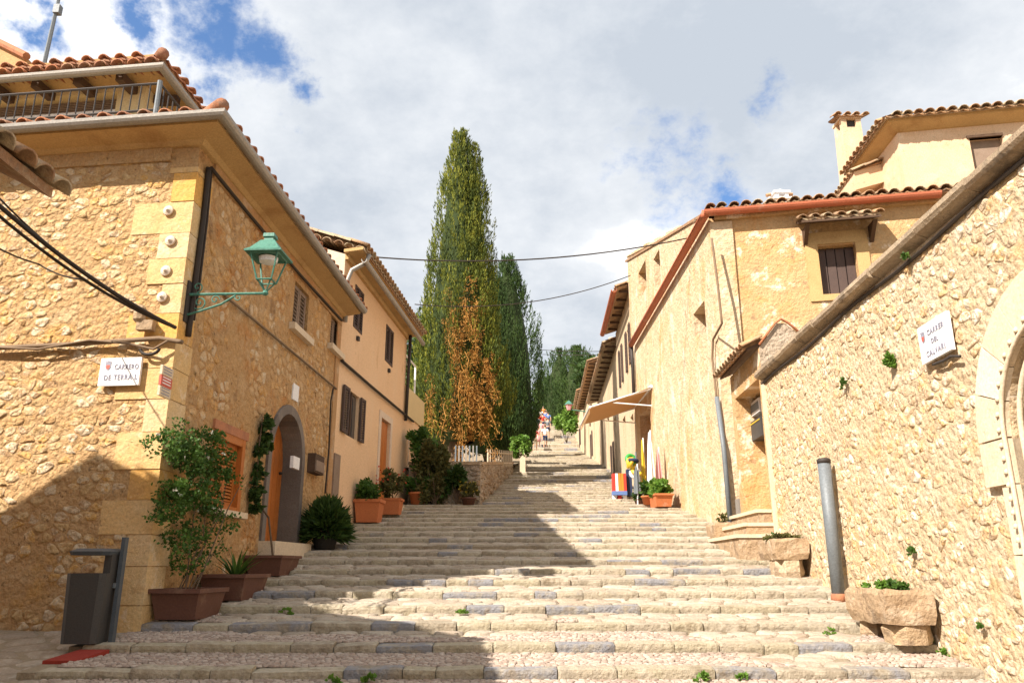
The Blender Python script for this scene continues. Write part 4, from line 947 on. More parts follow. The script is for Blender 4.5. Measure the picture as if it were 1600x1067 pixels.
# red gutters
def halfpipe(A_, B_, side, r, z_, name, mt, parent, off=.0):
    prof = [(off + r + r * cos(a), z_ + r * sin(a)) for a in [pi + pi * k / 8 for k in range(9)]] + [(off + r + r * .8 * cos(a), z_ + r * .8 * sin(a)) for a in [2 * pi - pi * k / 8 for k in range(9)]]
    m = MB(); sweep(m, [tuple(A_), tuple(B_)], prof, side, closed=True); return m.build(name, mt, parent)
halfpipe(FQ(-.1, 0, .12), FQ(FQ.L - .1, 0, .12), 1 if FQ.n.dot(Vector((-FQ.d.y, FQ.d.x, 0))) > 0 else -1, .1, ZK + .06, 'gutter', MT['red_pipe'], RH)
m = MB(); g0 = FK(-.18, ZK + .0, .12); g1 = FK.uv(986, 538, .12); m.tube([FQ(-.15, ZK + .02, .2), g0, FK(g1[0], g1[1], .12)], .085, 10); m.build('red_pipe', MT['red_pipe'], RH, True)
m = MB(); m.tube([FK(g1[0] + .05, g1[1] - .02, .1), FK(g1[0] + .1, g1[1] - .5, .08), FK(g1[0] + .12, E + 4.6, .08)], .05, 8); m.build('downpipe', MT['iron'], RH, True)
m = MB(); fbox(m, FQ, .1, FQ.L, ZK - .06, ZK + .06, 0, .11); m.build('cornice', MT['r2_front'], RH)
# sloping wall coping: a rough render edge
for k in range(12):
    a_ = .8 + (FK.L - .8) * k / 12; b_ = .8 + (FK.L - .8) * (k + 1) / 12; m = MB(); dz = rs.uniform(-.03, .03)
    m.hexa([FK(a_, topK(a_) - .02, -.3), FK(b_ - .01, topK(b_) - .02, -.3), FK(b_ - .01, topK(b_) - .02, .03), FK(a_, topK(a_) - .02, .03), FK(a_, topK(a_) + .06 + dz, -.3), FK(b_ - .01, topK(b_) + .06 + dz, -.3), FK(b_ - .01, topK(b_) + .05 + dz, .03), FK(a_, topK(a_) + .05 + dz, .03)], rs.random()); m.build('coping_stone', MT['r2_render'], RH)
# front window with tiled hood
m = MB(); fbox(m, FQ, *wq, -.23, -.2); g_ = m.build('window', MT['shutter'], RH); um = (wq[0] + wq[1]) / 2
for k in range(4):
    a_ = wq[0] + (wq[1] - wq[0]) * k / 4 + .008; b_ = wq[0] + (wq[1] - wq[0]) * (k + 1) / 4 - .008; m = MB(); fbox(m, FQ, a_, b_, wq[2] + .02, wq[3] - .02, -.2, -.15 + .01 * (k % 2)); m.build('shutter_board', MT['shutter'], RH)
m = MB(); fbox(m, FQ, wq[0] - .22, wq[0], wq[2] - .12, wq[3] + .02, 0, .03); fbox(m, FQ, wq[1], wq[1] + .22, wq[2] - .12, wq[3] + .02, 0, .03); fbox(m, FQ, wq[0] - .22, wq[1] + .22, wq[3] + .021, wq[3] + .26, 0, .035); fbox(m, FQ, wq[0], wq[1], wq[2] - .12, wq[2], 0, .04); m.build('window_surround', MT['cornice'], RH)
hz = wq[3] + .30
m = MB(); slab(m, [FQ(wq[0] - .32, hz + .04, .48), FQ(wq[1] + .38, hz + .04, .48), FQ(wq[1] + .38, hz + .22, 0), FQ(wq[0] - .32, hz + .22, 0)], .05); hb = m.build('window_hood', MT['darkwood'], RH)
tile_roof(hb, FQ(wq[0] - .3, hz + .07, .46), FQ(wq[1] + .36, hz + .07, .46), -FQ.n, .36, .5, MT['tile'], .19, 2, seed=18, scale=.9)
for a_ in (wq[0] - .24, wq[1] + .26):
    m = MB(); m.hexa([FQ(a_, hz - .3, 0), FQ(a_ + .07, hz - .3, 0), FQ(a_ + .07, hz - .24, .08), FQ(a_, hz - .24, .08), FQ(a_, hz + .02, 0), FQ(a_ + .07, hz + .02, 0), FQ(a_ + .07, hz - .02, .42), FQ(a_, hz - .02, .42)]); m.build('hood_bracket', MT['darkwood'], hb)
# chimneys on its roof
ch = PY(1338, 300, 19.2)
CH = thing('tall_chimney', 'tall flared cream chimney with tiled cap beside the upper house', 'chimney', (ch.x, ch.y, ch.z - .6))
x, y, z0 = ch.x, ch.y, ch.z - 2.0; z1 = PY(1338, 196, 19.2).z; a0, a1 = .35, .27
m = MB(); m.hexa([(x - a0, y - .3, z0), (x + a0, y - .3, z0), (x + a0, y + .3, z0), (x - a0, y + .3, z0), (x - a1, y - .25, z1 - .2), (x + a1, y - .25, z1 - .2), (x + a1, y + .25, z1 - .2), (x - a1, y + .25, z1 - .2)])
for sx, sy in ((-1, -1), (1, -1), (1, 1), (-1, 1)): m.box((x + sx * (a1 - .07), y + sy * .18, z1 - .07), (.07, .07, .128))
m.box((x, y, z1 + .09), (a1 + .03, .28, .03)); m.build('stack', MT['up_render'], CH)
m = MB(); m.box((x, y, z1 - .07), (a1 - .09, .17, .12)); m.build('flue', MT['iron'], CH)
tile_roof(CH, (x - a1 - .12, y - .32, z1 + .13), (x + a1 + .12, y - .32, z1 + .13), (0, 1), .25, .65, MT['tile'], .2, 2, seed=19)
ch = PY(1219, 316, 16.0); CS = thing('small_chimney', 'small white chimney pot with openings standing on the tiled roof of the cream house', 'chimney', (ch.x, ch.y, ch.z - .3))
m = MB(); x, y, z0 = ch.x, ch.y, ch.z; m.box((x, y, z0 - .25), (.16, .16, .27)); m.box((x, y, z0 + .03), (.21, .21, .018))
for sx in (-1, 1):
    for sy in (-1, 1): m.box((x + sx * .11, y + sy * .11, z0 + .11), (.04, .04, .062))
m.box((x, y, z0 + .19), (.19, .19, .02)); m.lathe((x, y, z0 + .21), [(.15, 0), (.10, .07), (.02, .1)], 8); m.build('stack', MT['white'], CS)
m = MB(); m.tube([(x - .3, y, z0 + .17), (x - .2, y, z0 + .2)], .04, 6); m.tube([(x + .3, y, z0 + .2), (x + .2, y, z0 + .2)], .04, 6); m.build('side_tile', MT['tile'], CS)

# ---------------------------------------------------------------- upper house, top right
U0 = Vector((9.25, 16.45, 0)); UFR = Face(U0, (13.5, 15.7), (0, -1)); ULF = Face(U0, U0 + Vector((.15, 2.4, 0)), (-1, 0)); ZU = E + 10.0
UH = thing('upper_house', 'smooth cream house with scalloped tile eaves rising behind at the top right', 'house', (11.5, 18, 3))
uw = UFR.rect(1519, 214, 1572, 270)
m = MB(); wall_panel(m, UFR, 0, UFR.L, 2, ZU, [(*uw, None, .15)]); wall_panel(m, ULF, 0, ULF.L, 2, ZU); m.quad(Vector((9.4, 18.85, 2)), Vector((13.6, 18.6, 2)), Vector((13.6, 18.6, ZU)), Vector((9.4, 18.85, ZU))); m.quad(Vector((13.5, 15.7, 2)), Vector((13.6, 18.6, 2)), Vector((13.6, 18.6, ZU)), Vector((13.5, 15.7, ZU))); m.build('wall', MT['up_render'], UH)
m = MB(); fbox(m, UFR, *uw, -.16, -.14); g_ = m.build('window', MT['greyshutter'], UH)
m = MB(); fbox(m, UFR, uw[0] - .06, uw[1], uw[3], uw[3] + .06, -.1, .05); m.build('lintel', MT['darkwood'], UH)
pl = [tuple(U0 + Vector((.15, 2.4, 0))), tuple(U0), (13.5, 15.7, 0)]
m = MB(); sweep(m, pl, [(-.05, ZU - .02), (.04, ZU), (.30, ZU + .14), (.32, ZU + .2), (-.05, ZU + .2)], 1 if UFR.n.dot(Vector((-UFR.d.y, UFR.d.x, 0))) > 0 else -1, closed=True); m.build('cornice', MT['cornice'], UH)
mu = (UFR.n + ULF.n) / (1 + UFR.n.dot(ULF.n)); uc2 = U0 + mu * .4 + Vector((0, 0, ZU + .22))
tile_roof(UH, uc2, uc2 + UFR.d * 4.6, -UFR.n, .3, 1.3, MT['tile'], .235, 2, seed=20, scale=1.12, over=.1, hipA=True); tile_roof(UH, uc2, uc2 + ULF.d * 2.7, -ULF.n, .3, 1.3, MT['tile'], .235, 2, seed=22, scale=1.12, over=.1, hipA=True)
m = MB(); slab(m, [uc2, uc2 + UFR.d * 4.6, uc2 + UFR.d * 4.6 - UFR.n * 1.4 + Vector((0, 0, .42)), uc2 + UFR.d * 1.4 - UFR.n * 1.4 + Vector((0, 0, .42))], .05); slab(m, [uc2, uc2 + ULF.d * 2.8, uc2 + ULF.d * 2.8 - ULF.n * 1.4 + Vector((0, 0, .42)), uc2 + UFR.d * 1.4 - UFR.n * 1.4 + Vector((0, 0, .42))], .05); m.build('roof', MT['tile'], UH)
# lower tiled verge beyond the chimney
v0_ = PY(1306, 306, 19); v1_ = PY(1334, 268, 17.5); RV = thing('rear_roof', 'short tiled roof slope showing left of the tall chimney', 'roof', (v0_.x, v0_.y, v0_.z - 1))
tile_roof(RV, v0_, v1_, (1, 0), .35, 1.5, MT['tile'], .22, 2, seed=23); m = MB(); slab(m, [v0_, v1_, v1_ + Vector((2, 0, .6)), v0_ + Vector((2, 0, .6))], .5); m.build('roof', MT['up_render'], RV)

# ---------------------------------------------------------------- row of houses up the right side
def row_house(name, label, A, B_, z0, ze, seed, mt, doors, wins, depth=6, gable=True, over=.38):
    H = thing(name, label, 'house', ((A[0] + B_[0]) / 2 + 3, (A[1] + B_[1]) / 2, z0)); Fh = Face(A, B_, (-1, 0)); r = random.Random(seed)
    ops = [(a_, b_, c_, d_, None, .2) for a_, b_, c_, d_ in doors + wins]
    m = MB(); wall_panel(m, Fh, 0, Fh.L, z0 - 1.5, ze, ops)
    n_ = Face(A, (A[0] + depth, A[1]), (0, -1)); 
    m.add([n_(0, z0 - 1.5), n_(depth, z0 - 1.5), n_(depth, ze), n_(depth / 2, ze + depth * .17), n_(0, ze)], [(0, 1, 2, 3, 4)])
    n2 = Face(B_, (B_[0] + depth, B_[1]), (0, 1)); m.add([n2(0, z0 - 1.5), n2(depth, z0 - 1.5), n2(depth, ze), n2(depth / 2, ze + depth * .17), n2(0, ze)], [(0, 1, 2, 3, 4)])
    m.quad(n_(depth, z0 - 1.5), n2(depth, z0 - 1.5), n2(depth, ze), n_(depth, ze)); m.build('wall', mt, H)
    for o in doors:
        m = MB(); fbox(m, Fh, *o, -.21, -.19); m.build('door', MT['darkwood'], H)
    for o in wins:
        m = MB(); fbox(m, Fh, *o, -.21, -.19); m.build('window', MT['glass'], H); um = (o[0] + o[1]) / 2; hw_ = um - o[0]
        louvre_shutter(Fh, o[0] - hw_ * .9, o[0], o[2], o[3], .02, MT['shutter'], H, slats=10); louvre_shutter(Fh, o[1], o[1] + hw_ * .9, o[2], o[3], .02, MT['shutter'], H, slats=10)
    a_ = Fh(-.05, ze + .05, over); b_ = Fh(Fh.L + .05, ze + .05, over); tile_roof(H, a_, b_, (1, 0), .32, 2.8, MT['tile'], .24, 1, seed=seed, scale=1.1)
    m = MB(); slab(m, [a_, b_, b_ + Vector((depth / 2 + over, 0, depth * .17 + .1)), a_ + Vector((depth / 2 + over, 0, depth * .17 + .1))], .07); slab(m, [a_ + Vector((depth / 2 + over, 0, depth * .17 + .1)), b_ + Vector((depth / 2 + over, 0, depth * .17 + .1)), b_ + Vector((depth + over * 2, 0, 0)), a_ + Vector((depth + over * 2, 0, 0))], .07); m.build('roof', MT['tile'], H)
    for k in range(int(Fh.L / .8)): m = MB(); fbox(m, Fh, .1 + k * .8, .18 + k * .8, ze - .06, ze - .0, 0, over - .05); m.build('rafter_end', MT['darkwood'], H)
    return H, Fh
xs_ = lambda Y: 3.64 + .041 * (Y - 22.6)
g = lambda Y: sz(Y) + .1
A3, B3 = (xs_(22.7) + .02, 22.7), (xs_(27.5), 27.5)
H3, F3 = row_house('shop_house', 'tall narrow cream house with red-brown eaves just beyond the awning', A3, B3, g(24), E + 8.3, 31, MT['far_render'], [(.5, 1.3, g(23.4), g(23.4) + 2.1), (2.7, 3.6, g(25.7), g(25.7) + 2.1)], [(.55, 1.25, E + 6.0, E + 7.3), (2.9, 3.5, E + 6.0, E + 7.3)])
halfpipe(F3(-.05, 0, .4), F3(F3.L, 0, .4), 1 if F3.n.dot(Vector((-F3.d.y, F3.d.x, 0))) > 0 else -1, .09, E + 8.28, 'gutter', MT['red_pipe'], H3)
A4, B4 = (xs_(27.6) + .02, 27.6), (xs_(38.5), 38.5)
H4, F4 = row_house('long_house', 'long low cream house with deep brown eaves, second beyond the awning', A4, B4, g(32), E + 7.9, 32, MT['far_render'], [(1.2, 2.1, g(29.2), g(29.2) + 2.1), (4.2, 5.1, g(32.2), g(32.2) + 2.1), (7.6, 8.5, g(35.7), g(35.7) + 2.1)], [(2.6, 3.3, g(30), g(30) + 1.2)], over=.45)
A5, B5 = (xs_(39.0) + .05, 39.0), (xs_(52), 52)
H5, F5 = row_house('far_house', 'pale house with brown eaves, third beyond the awning and furthest up the right side', A5, B5, g(46), E + 10.2, 33, MT['far_render'], [(2.2, 3.2, g(41.6), g(41.6) + 2.2), (7.0, 8.0, g(46.5), g(46.5) + 2.2)], [(4.5, 5.4, g(44), g(44) + 1.4), (4.5, 5.4, g(48) + 1.2, g(48) + 2.4)], over=.4)
m = MB(); q = F5.uv(1, 1); m.box((xs_(39) + 1.2, 39.9, E + 11.0), (.35, .35, .75)); m.build('chimney', MT['l2_gable'], H5)
A6, B6 = (xs_(52.2) + .05, 52.2), (xs_(66), 66)
H6, F6 = row_house('distant_house', 'distant cream house at the far end of the right hand row', A6, B6, g(58), E + 11.6, 34, MT['far_render'], [(2.2, 3.2, g(54.6), g(54.6) + 2.2)], [(5, 6, g(58), g(58) + 1.4)], over=.4)

# ---------------------------------------------------------------- near house on the left whose eaves corner shows at the frame edge
NX0, NX1, NXR, NY0, NY1 = -3.42, -11.0, -7.1, 4.40, -4.0; ZN = E + 2.50; ZR = E + 4.40
NH = thing('near_house', 'ochre house whose dark tiled eaves corner juts in at the left edge of the picture', 'house', (-6, 1, 0))
NS = Face((NX0, NY0), (NX0 - .1, NY1), (1, 0)); NF = Face((NX0, NY0), (NX1, NY0 + .3), (0, 1)); rk = NX0 - NXR
m = MB(); wall_panel(m, NS, 0, NS.L, -1, ZN)
m.add([NF(0, -1), NF(NF.L, -1), NF(NF.L, ZN), NF(rk, ZR), NF(0, ZN)], [(0, 1, 2, 3, 4)])
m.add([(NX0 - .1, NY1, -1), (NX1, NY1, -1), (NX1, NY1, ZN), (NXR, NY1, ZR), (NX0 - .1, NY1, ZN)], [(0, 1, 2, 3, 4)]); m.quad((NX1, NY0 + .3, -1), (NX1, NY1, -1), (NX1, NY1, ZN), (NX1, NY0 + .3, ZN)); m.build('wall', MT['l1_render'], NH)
sl_ = (ZR - ZN) / rk; an_ = math.atan(sl_); ov = .37
A_ = NS(-.26, ZN - ov * sl_ + .1, ov); B_ = NS(NS.L, ZN - ov * sl_ + .1, ov); R1_ = NF(rk, ZR + .1, .26); R2_ = Vector((NXR, NY1, ZR + .1)); D_ = NF(NF.L + ov, ZN - ov * sl_ + .1, .26); E_ = Vector((NX1 - ov, NY1, ZN - ov * sl_ + .1))
m = MB(); slab(m, [A_, B_, R2_, R1_], .07); slab(m, [R1_, R2_, E_, D_], .07); m.build('roof', MT['tile'], NH)
tile_roof(NH, A_, B_, -NS.n, an_, 4.2, MT['tile'], .2, 3, seed=42, under=False)
m = MB(); sweep(m, [tuple(NS(NS.L, 0)), tuple(NS(-.2, 0))], [(-.02, ZN - .14), (.08, ZN - .12), (.20, ZN - .06), (.20, ZN - .04), (-.02, ZN)], 1, closed=True); m.build('cornice', MT['cornice'], NH)

# ---------------------------------------------------------------- foliage
def leaf(m, p, d, n, ln, w, tone, mi=0):
    s_ = d.cross(n).normalized() * w; q = p + d * ln * .5
    m.add([p, q + s_ + n * w * .3, p + d * ln, q - s_ + n * w * .3], [(0, 1, 2), (0, 2, 3)], tone, mi)
def rv(r): 
    while True:
        v = Vector((r.uniform(-1, 1), r.uniform(-1, 1), r.uniform(-1, 1)))
        if .05 < v.length < 1: return v.normalized()
def bushy(m, c, rad, n, size, r, clumps=14, shell=.55, w=.36, mi=0, up=.3):
    """leaves gathered in clumps through an ellipsoid"""
    c = Vector(c); K = []
    for _ in range(clumps):
        v = rv(r) * r.uniform(shell, 1) ; K.append((Vector((v.x * rad[0], v.y * rad[1], v.z * rad[2])), r.uniform(.22, .42), r.uniform(0, .5)))
    for _ in range(n):
        k, kr, kt = r.choice(K); v = rv(r) * r.random() ** .5 * kr
        p = c + k * .85 + Vector((v.x * rad[0], v.y * rad[1], v.z * rad[2]))
        d = (rv(r) + Vector((0, 0, up)) + k.normalized() * .4).normalized(); nn = rv(r)
        leaf(m, p, d, nn, size * r.uniform(.7, 1.3), size * w, min(1, kt + r.uniform(0, .5)), mi)
def stems(m, base, c, rad, n, r, th=.006):
    base = Vector(base); c = Vector(c)
    for _ in range(n):
        v = rv(r) * .7; e = c + Vector((v.x * rad[0], v.y * rad[1], v.z * rad[2])); md = (base + e) / 2 + rv(r) * rad[0] * .15
        m.tube([base + rv(r) * .03, md, e], [th, th * .8, th * .4], 5)

def cypress(name, label, x, y, z0, H, R, seed, mt, tufts=900, dead=False, spires=((0, 0, 1.0),), group=None, trunk=1.0, tsz=1.0, lowclip=0, per=22, conic=False):
    r = random.Random(seed); T = thing(name, label, 'tree', (x, y, z0), group)
    m = MB(); m.tube([(x, y, z0 - .3), (x + .03, y, z0 + trunk), (x, y, z0 + H * .5)], [.20 * R / 1.2, .15 * R / 1.2, .05], 8); m.build('trunk', MT['bark'], T, True)
    def prof(t):                         # radius along the height 0..1
        if t < .10: return (.55 + .45 * (t / .10))
        return max(.07, (1 - (t - .10) / .90) ** .76 * .95 + .05) if conic else max(.05, (1 - ((t - .10) / .90) ** 2.6) ** .9 * .9 + .08 * (1 - t))
    crown = MB(); core = MB(); dm = MB()
    for sx, sy, sh in spires:
        hh = H * sh; cx, cy = x + sx, y + sy
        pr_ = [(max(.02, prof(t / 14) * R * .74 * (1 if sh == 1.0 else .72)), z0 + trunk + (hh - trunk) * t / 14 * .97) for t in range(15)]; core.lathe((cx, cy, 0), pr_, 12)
        nt = int(tufts * (1 if sh == 1.0 else .6)); RR = R * (1 if sh == 1.0 else .75)
        lob = [(r.uniform(0, 2 * pi), r.uniform(.02, .05), r.randint(2, 5)) for _ in range(4)]
        for i in range(nt):
            t = 1 - sqrt(r.random()); t = min(t, .995) if r.random() > .12 else r.uniform(.75, 1.0); a = r.uniform(0, 2 * pi)
            lb = 1 + sum(k * sin(f_ * a + ph + t * 9) for ph, k, f_ in lob) + .20 * noise.noise((cos(a) * 1.5, sin(a) * 1.5, t * H * .7 + seed)); rad = prof(t) * RR * lb * r.uniform(.82, 1.04)
            p = Vector((cx + cos(a) * rad, cy + sin(a) * rad, z0 + trunk + (hh - trunk) * t - .1))
            ax = Vector((cos(a) * .22, sin(a) * .22, 1)).normalized(); L_ = r.uniform(.35, .85) * tsz * (.6 if t > .8 else 1); tr = r.uniform(.05, .11) * tsz
            if p.z + L_ > z0 + hh: L_ = max(.15, z0 + hh + .1 - p.z)
            f_ = dead and abs(((a + pi / 2 - .45) + pi) % (2 * pi) - pi) < .46 * (1.2 - t * 2) and t < .44 and noise.noise((a * 3.4, t * 14, 3)) > -.12
            mm = dm if f_ else crown; bt = r.choice((r.uniform(0, .2), r.uniform(.25, .7)))
            for _ in range(per):
                s_ = r.random(); q = p + ax * L_ * s_ + rv(r) * tr * sin(pi * min(.95, s_ + .12)) * 1.0
                d = (ax * 1.3 + rv(r) * .45 - (Vector((0, 0, 1.6)) if f_ else Vector((0, 0, 0)))).normalized()
                leaf(mm, q, d, rv(r), r.uniform(.08, .16) * tsz, .013 * tsz, min(1, bt + r.uniform(0, .35)))
    crown.build('crown', mt, T); core.build('crown_light_block', MT['cyp_core'], T)  # solid dark core added inside the crown to block light
    if dead:
        for k in range(22):                # hanging dry branches
            a = -pi / 2 + r.uniform(-.5, .85); t = r.uniform(.04, .44) ; rad = prof(t) * R * 1.0; p = Vector((x + cos(a) * rad, y + sin(a) * rad, z0 + trunk + (H - trunk) * t)); pts = [p]
            for j in range(5): p = p + Vector((cos(a) * .05 + r.uniform(-.07, .12), sin(a) * .04, -r.uniform(.15, .32))); pts.append(p)
            dm.tube(pts, [.012, .011, .010, .008, .006, .003], 4, r.uniform(.2, .9))
            for p in pts:
                for _ in range(26): leaf(dm, p + rv(r) * .14, (rv(r) + Vector((0, 0, -1))).normalized(), rv(r), .11, .010, r.random())
        dm.build('dry_branches', MT['dry'], T)
    return T
gz_ = lambda Y: E + .1288 * Y - .12          # garden terrace level
TX = PY(712, 600, 24)
cypress('cypress_tree', 'tallest cypress with twin tips and orange dead branches hanging low', TX.x, 24, gz_(24), 11.55, 1.5, 3, MT['cypress'], 2300, True, ((0, 0, 1.0), (.46, .15, .96)), trunk=.75, conic=True)
TX2 = PY(792, 600, 32)
cypress('cypress_tree', 'dark blunt cypress behind and right of the tallest one', TX2.x, 32, gz_(30), 9.4, 1.5, 5, MT['cypressdark'], 1500, False, ((0, 0, 1.0), (-.75, -.5, .90)), trunk=.7, tsz=1.15)
# further trees flanking the top of the steps
far_c = [(874, 545, 82, 2.7, 'shorter far cypress at the left of the pair beside the long house'), (902, 541, 80, 2.8, 'far cypress at the right of the pair beside the long house'), (858, 590, 84, 2.4, 'low hazy cypress at the very top of the steps')]
for i, (px, py, Y, R_, lb) in enumerate(far_c):
    P = PY(px, py, Y); z0 = G(min(Y, 78)); cypress('cypress_tree', lb, P.x, Y, z0 - .2, P.z - z0, R_ * .8, 40 + i, MT['cypressdark'], 420, trunk=.3, tsz=2.6, per=22)
P = PY(803, 655, 46); cypress('cypress_tree', 'stubby dark cypress just left of the walkers, behind the blunt one', P.x - .3, 46, G(46), 5.5, 1.0, 60, MT['cypressdark'], 420, trunk=.6, tsz=1.8)
def tree(label, x, y, z0, H, R_, seed, mt, n=3800, size=.35, name='broadleaf_tree', trunk=.35):
    r = random.Random(seed); T = thing(name, label, 'tree', (x, y, z0)); m = MB(); m.tube([(x, y, z0 - .3), (x + .1, y, z0 + H * trunk), (x, y, z0 + H * .7)], [.22, .16, .06], 8)
    for k in range(6): a = r.uniform(0, 2 * pi); m.tube([(x, y, z0 + H * trunk), (x + cos(a) * R_ * .4, y + sin(a) * R_ * .4, z0 + H * .6), (x + cos(a) * R_ * .75, y + sin(a) * R_ * .75, z0 + H * .75)], [.1, .07, .03], 5)
    m.build('trunk', MT['bark'], T, True); m = MB(); bushy(m, (x, y, z0 + H * .66), (R_, R_, H * .36), n, size, r, 26, .45, .3); m.build('crown', mt, T); return T
P = PY(935, 548, 70); tree('open crowned far pine rising behind the houses on the right', P.x + 1.5, 70, G(70), P.z - G(70), 4.2, 71, MT['leafdark'], 4500, .42, 'pine_tree')
P = PY(915, 640, 58); 
for px, py, Y, R_, H_, sd, lb in ((672, 590, 30, 1.9, 6.2, 81, 'dark green garden tree behind the terrace block'), (640, 610, 34, 2.2, 7, 82, 'garden tree showing above the cream parapet'), (700, 655, 27, 1.1, 3.0, 83, 'dense low tree under the tallest cypress on its left side'), (762, 668, 38, 2.4, 3.6, 84, 'broad shrubby tree behind the white fence')):
    P = PY(px, py, Y); tree(lb, P.x, Y, gz_(min(Y, 32)), H_, R_, sd, MT['leafdark'] if sd != 84 else MT['olive'], 2600, .24, trunk=.2)
# bright shrub at the garden corner
def shrub(name, label, c, rad, n, size, mt, seed, cat='shrub', group=None, clumps=16, base=None):
    r = random.Random(seed); T = thing(name, label, cat, (c[0], c[1], c[2] - rad[2]), group); m = MB(); stems(m, (c[0], c[1], (base if base is not None else c[2] - rad[2]) ), c, rad, 10, r, .012); m.build('stems', MT['bark'], T)
    m = MB(); bushy(m, c, rad, n, size, r, clumps, .4, .32); m.build('foliage', mt, T); return T
P = PY(812, 694, 29.5); shrub('garden_shrub', 'bright green shrub at the upper end of the garden wall', P, (.42, .5, .5), 1500, .12, MT['leafbright'], 91)
P = PY(885, 660, 50); shrub('climbing_shrub', 'bright green creeper hanging beside the far house below the lamp', P, (.8, 1.2, 1.3), 1800, .22, MT['leafbright'], 92)
P = PY(686, 738, 19.2); shrub('tall_shrub', 'tall olive green shrub against the end of the peach house', (P.x, 18.35, P.z - .1), (.46, .34, .85), 3000, .12, MT['olive'], 93, base=sz(18.3))
P = PY(662, 700, 20.6); shrub('tall_shrub', 'dark upright shrub right behind the olive one by the terrace block', (P.x + .15, 18.7, P.z - .35), (.45, .35, .6), 1700, .11, MT['leaf'], 94, base=sz(19))
P = PY(690, 757, 18.6); shrub('low_shrub', 'low leafy shrub beside the round orange pot', (P.x - .05, 18.6, P.z), (.38, .35, .42), 1500, .10, MT['leaf'], 95, base=sz(18.4))

# ---------------------------------------------------------------- garden retaining wall with fence
GWt = thing('retaining_wall', 'low stone retaining wall of the garden under the cypresses', 'wall', (-1, 19, 3))
def gtop(Y): return E + .1288 * Y
A_, B_ = Vector((-2.5, 18.85, 0)), Vector((-.74, 18.45, 0)); F1_ = Face(A_, B_, (0, -1)); C_ = Vector((-.73 + .0605 * 12.5, 30.5, 0)); F2_ = Face(B_, C_, (1, 0))
m = MB(); m.add([F1_(0, 2.8), F1_(F1_.L, 2.8), F1_(F1_.L, gtop(18.45)), F1_(0, gtop(18.85))], [(0, 1, 2, 3)]); m.add([F2_(0, 2.8), F2_(F2_.L, 4.8), F2_(F2_.L, gtop(30.5)), F2_(0, gtop(18.45))], [(0, 1, 2, 3)])
m.add([F1_(0, gtop(18.85)), F1_(F1_.L, gtop(18.45)), F1_(F1_.L, gtop(18.45), -.3), F1_(0, gtop(18.85), -.3)], [(0, 1, 2, 3)]); m.build('wall', MT['grey_rubble'], GWt)
it = [(p_, F1_) for p_ in cells(0, F1_.L, 3.0, gtop(18.6) - .06, .17, 1.4, .42, 61)] + [(p_, F2_) for p_ in cells(0, F2_.L, 3.0, gtop(30), .2, 1.5, .42, 62, lambda u_, v_: v_ < gtop(18.45 + u_) - .1 and v_ > sz(18.45 + u_) - .2)]
stones(it, 'rubble_stone', MT['grey_rubble'], GWt, 160, .012, (.008, .03), 62)
for Fx in (F1_, F2_):
    nn = int(Fx.L / .6)
    for k in range(nn):
        a_, b_ = Fx.L * k / nn, Fx.L * (k + 1) / nn - .01; za, zb = (gtop(Fx(a_, 0).y), gtop(Fx(b_, 0).y)); m = MB()
        m.hexa([Fx(a_, za - .05, -.32), Fx(b_, zb - .05, -.32), Fx(b_, zb - .05, .04), Fx(a_, za - .05, .04), Fx(a_, za + .02, -.32), Fx(b_, zb + .02, -.32), Fx(b_, zb + .02, .04), Fx(a_, za + .02, .04)], rs.random()); m.build('coping_stone', MT['tile_red'] if (Fx is F2_ and k > nn - 6) else MT['stonetrough'], GWt)
m = MB(); m.quad((-9, 19.2, gz_(19.2)), (-.9, 18.8, gz_(18.8)), (0, 31, gz_(31)), (-9, 31, gz_(31))); m.quad((-9, 31, gz_(31)), (0, 31, gz_(31)), (.9, 46, G(46) - .1), (-9, 46, G(46) - .1)); tag(m.build('garden_ground', MT['earth']), None, kind='structure')
FN = thing('garden_fence', 'white picket fence standing in the garden behind the retaining wall', 'fence', (-1.2, 23.5, gz_(23)))
fa, fb = PY(762, 722, 23.2), PY(800, 722, 26.5); d_ = fb - fa
for k in range(12):
    q = fa + d_ * k / 11; q.z = gz_(q.y); m = MB(); m.box(q + Vector((0, 0, .26)), (.02, .015, .26)); m.build('picket', MT['ashlar'], FN)
m = MB()
for h_ in (.10, .42): m.tube([fa * 1 + Vector((0, .04, h_ + gz_(fa.y) - fa.z)), fb + Vector((0, .04, h_ + gz_(fb.y) - fb.z))], .02, 5)
m.build('rail', MT['ashlar'], FN)
ga = PY(728, 722, 22); GT = thing('garden_gate', 'grey and white gate leaf with pillars at the foot of the tallest cypress', 'gate', (ga.x, 22, gz_(22)))
for k in range(7): m = MB(); m.box((ga.x - .3 + k * .1, 22, gz_(22) + .3), (.02, .015, .3)); m.build('picket', MT['zinc'] if k % 2 else MT['steel'], GT)
m = MB(); m.box((ga.x, 22, gz_(22) + .05), (.42, .05, .04)); m.build('sill', MT['ashlar'], GT)
m = MB(); m.box((PY(817, 715, 30).x, 30.9, E + .1288 * 31 + .1), (.11, .11, .55)); tag(m.build('gate_pillar', MT['ashlar']), 'short pale stone pillar at the upper end of the garden wall', 'pillar')

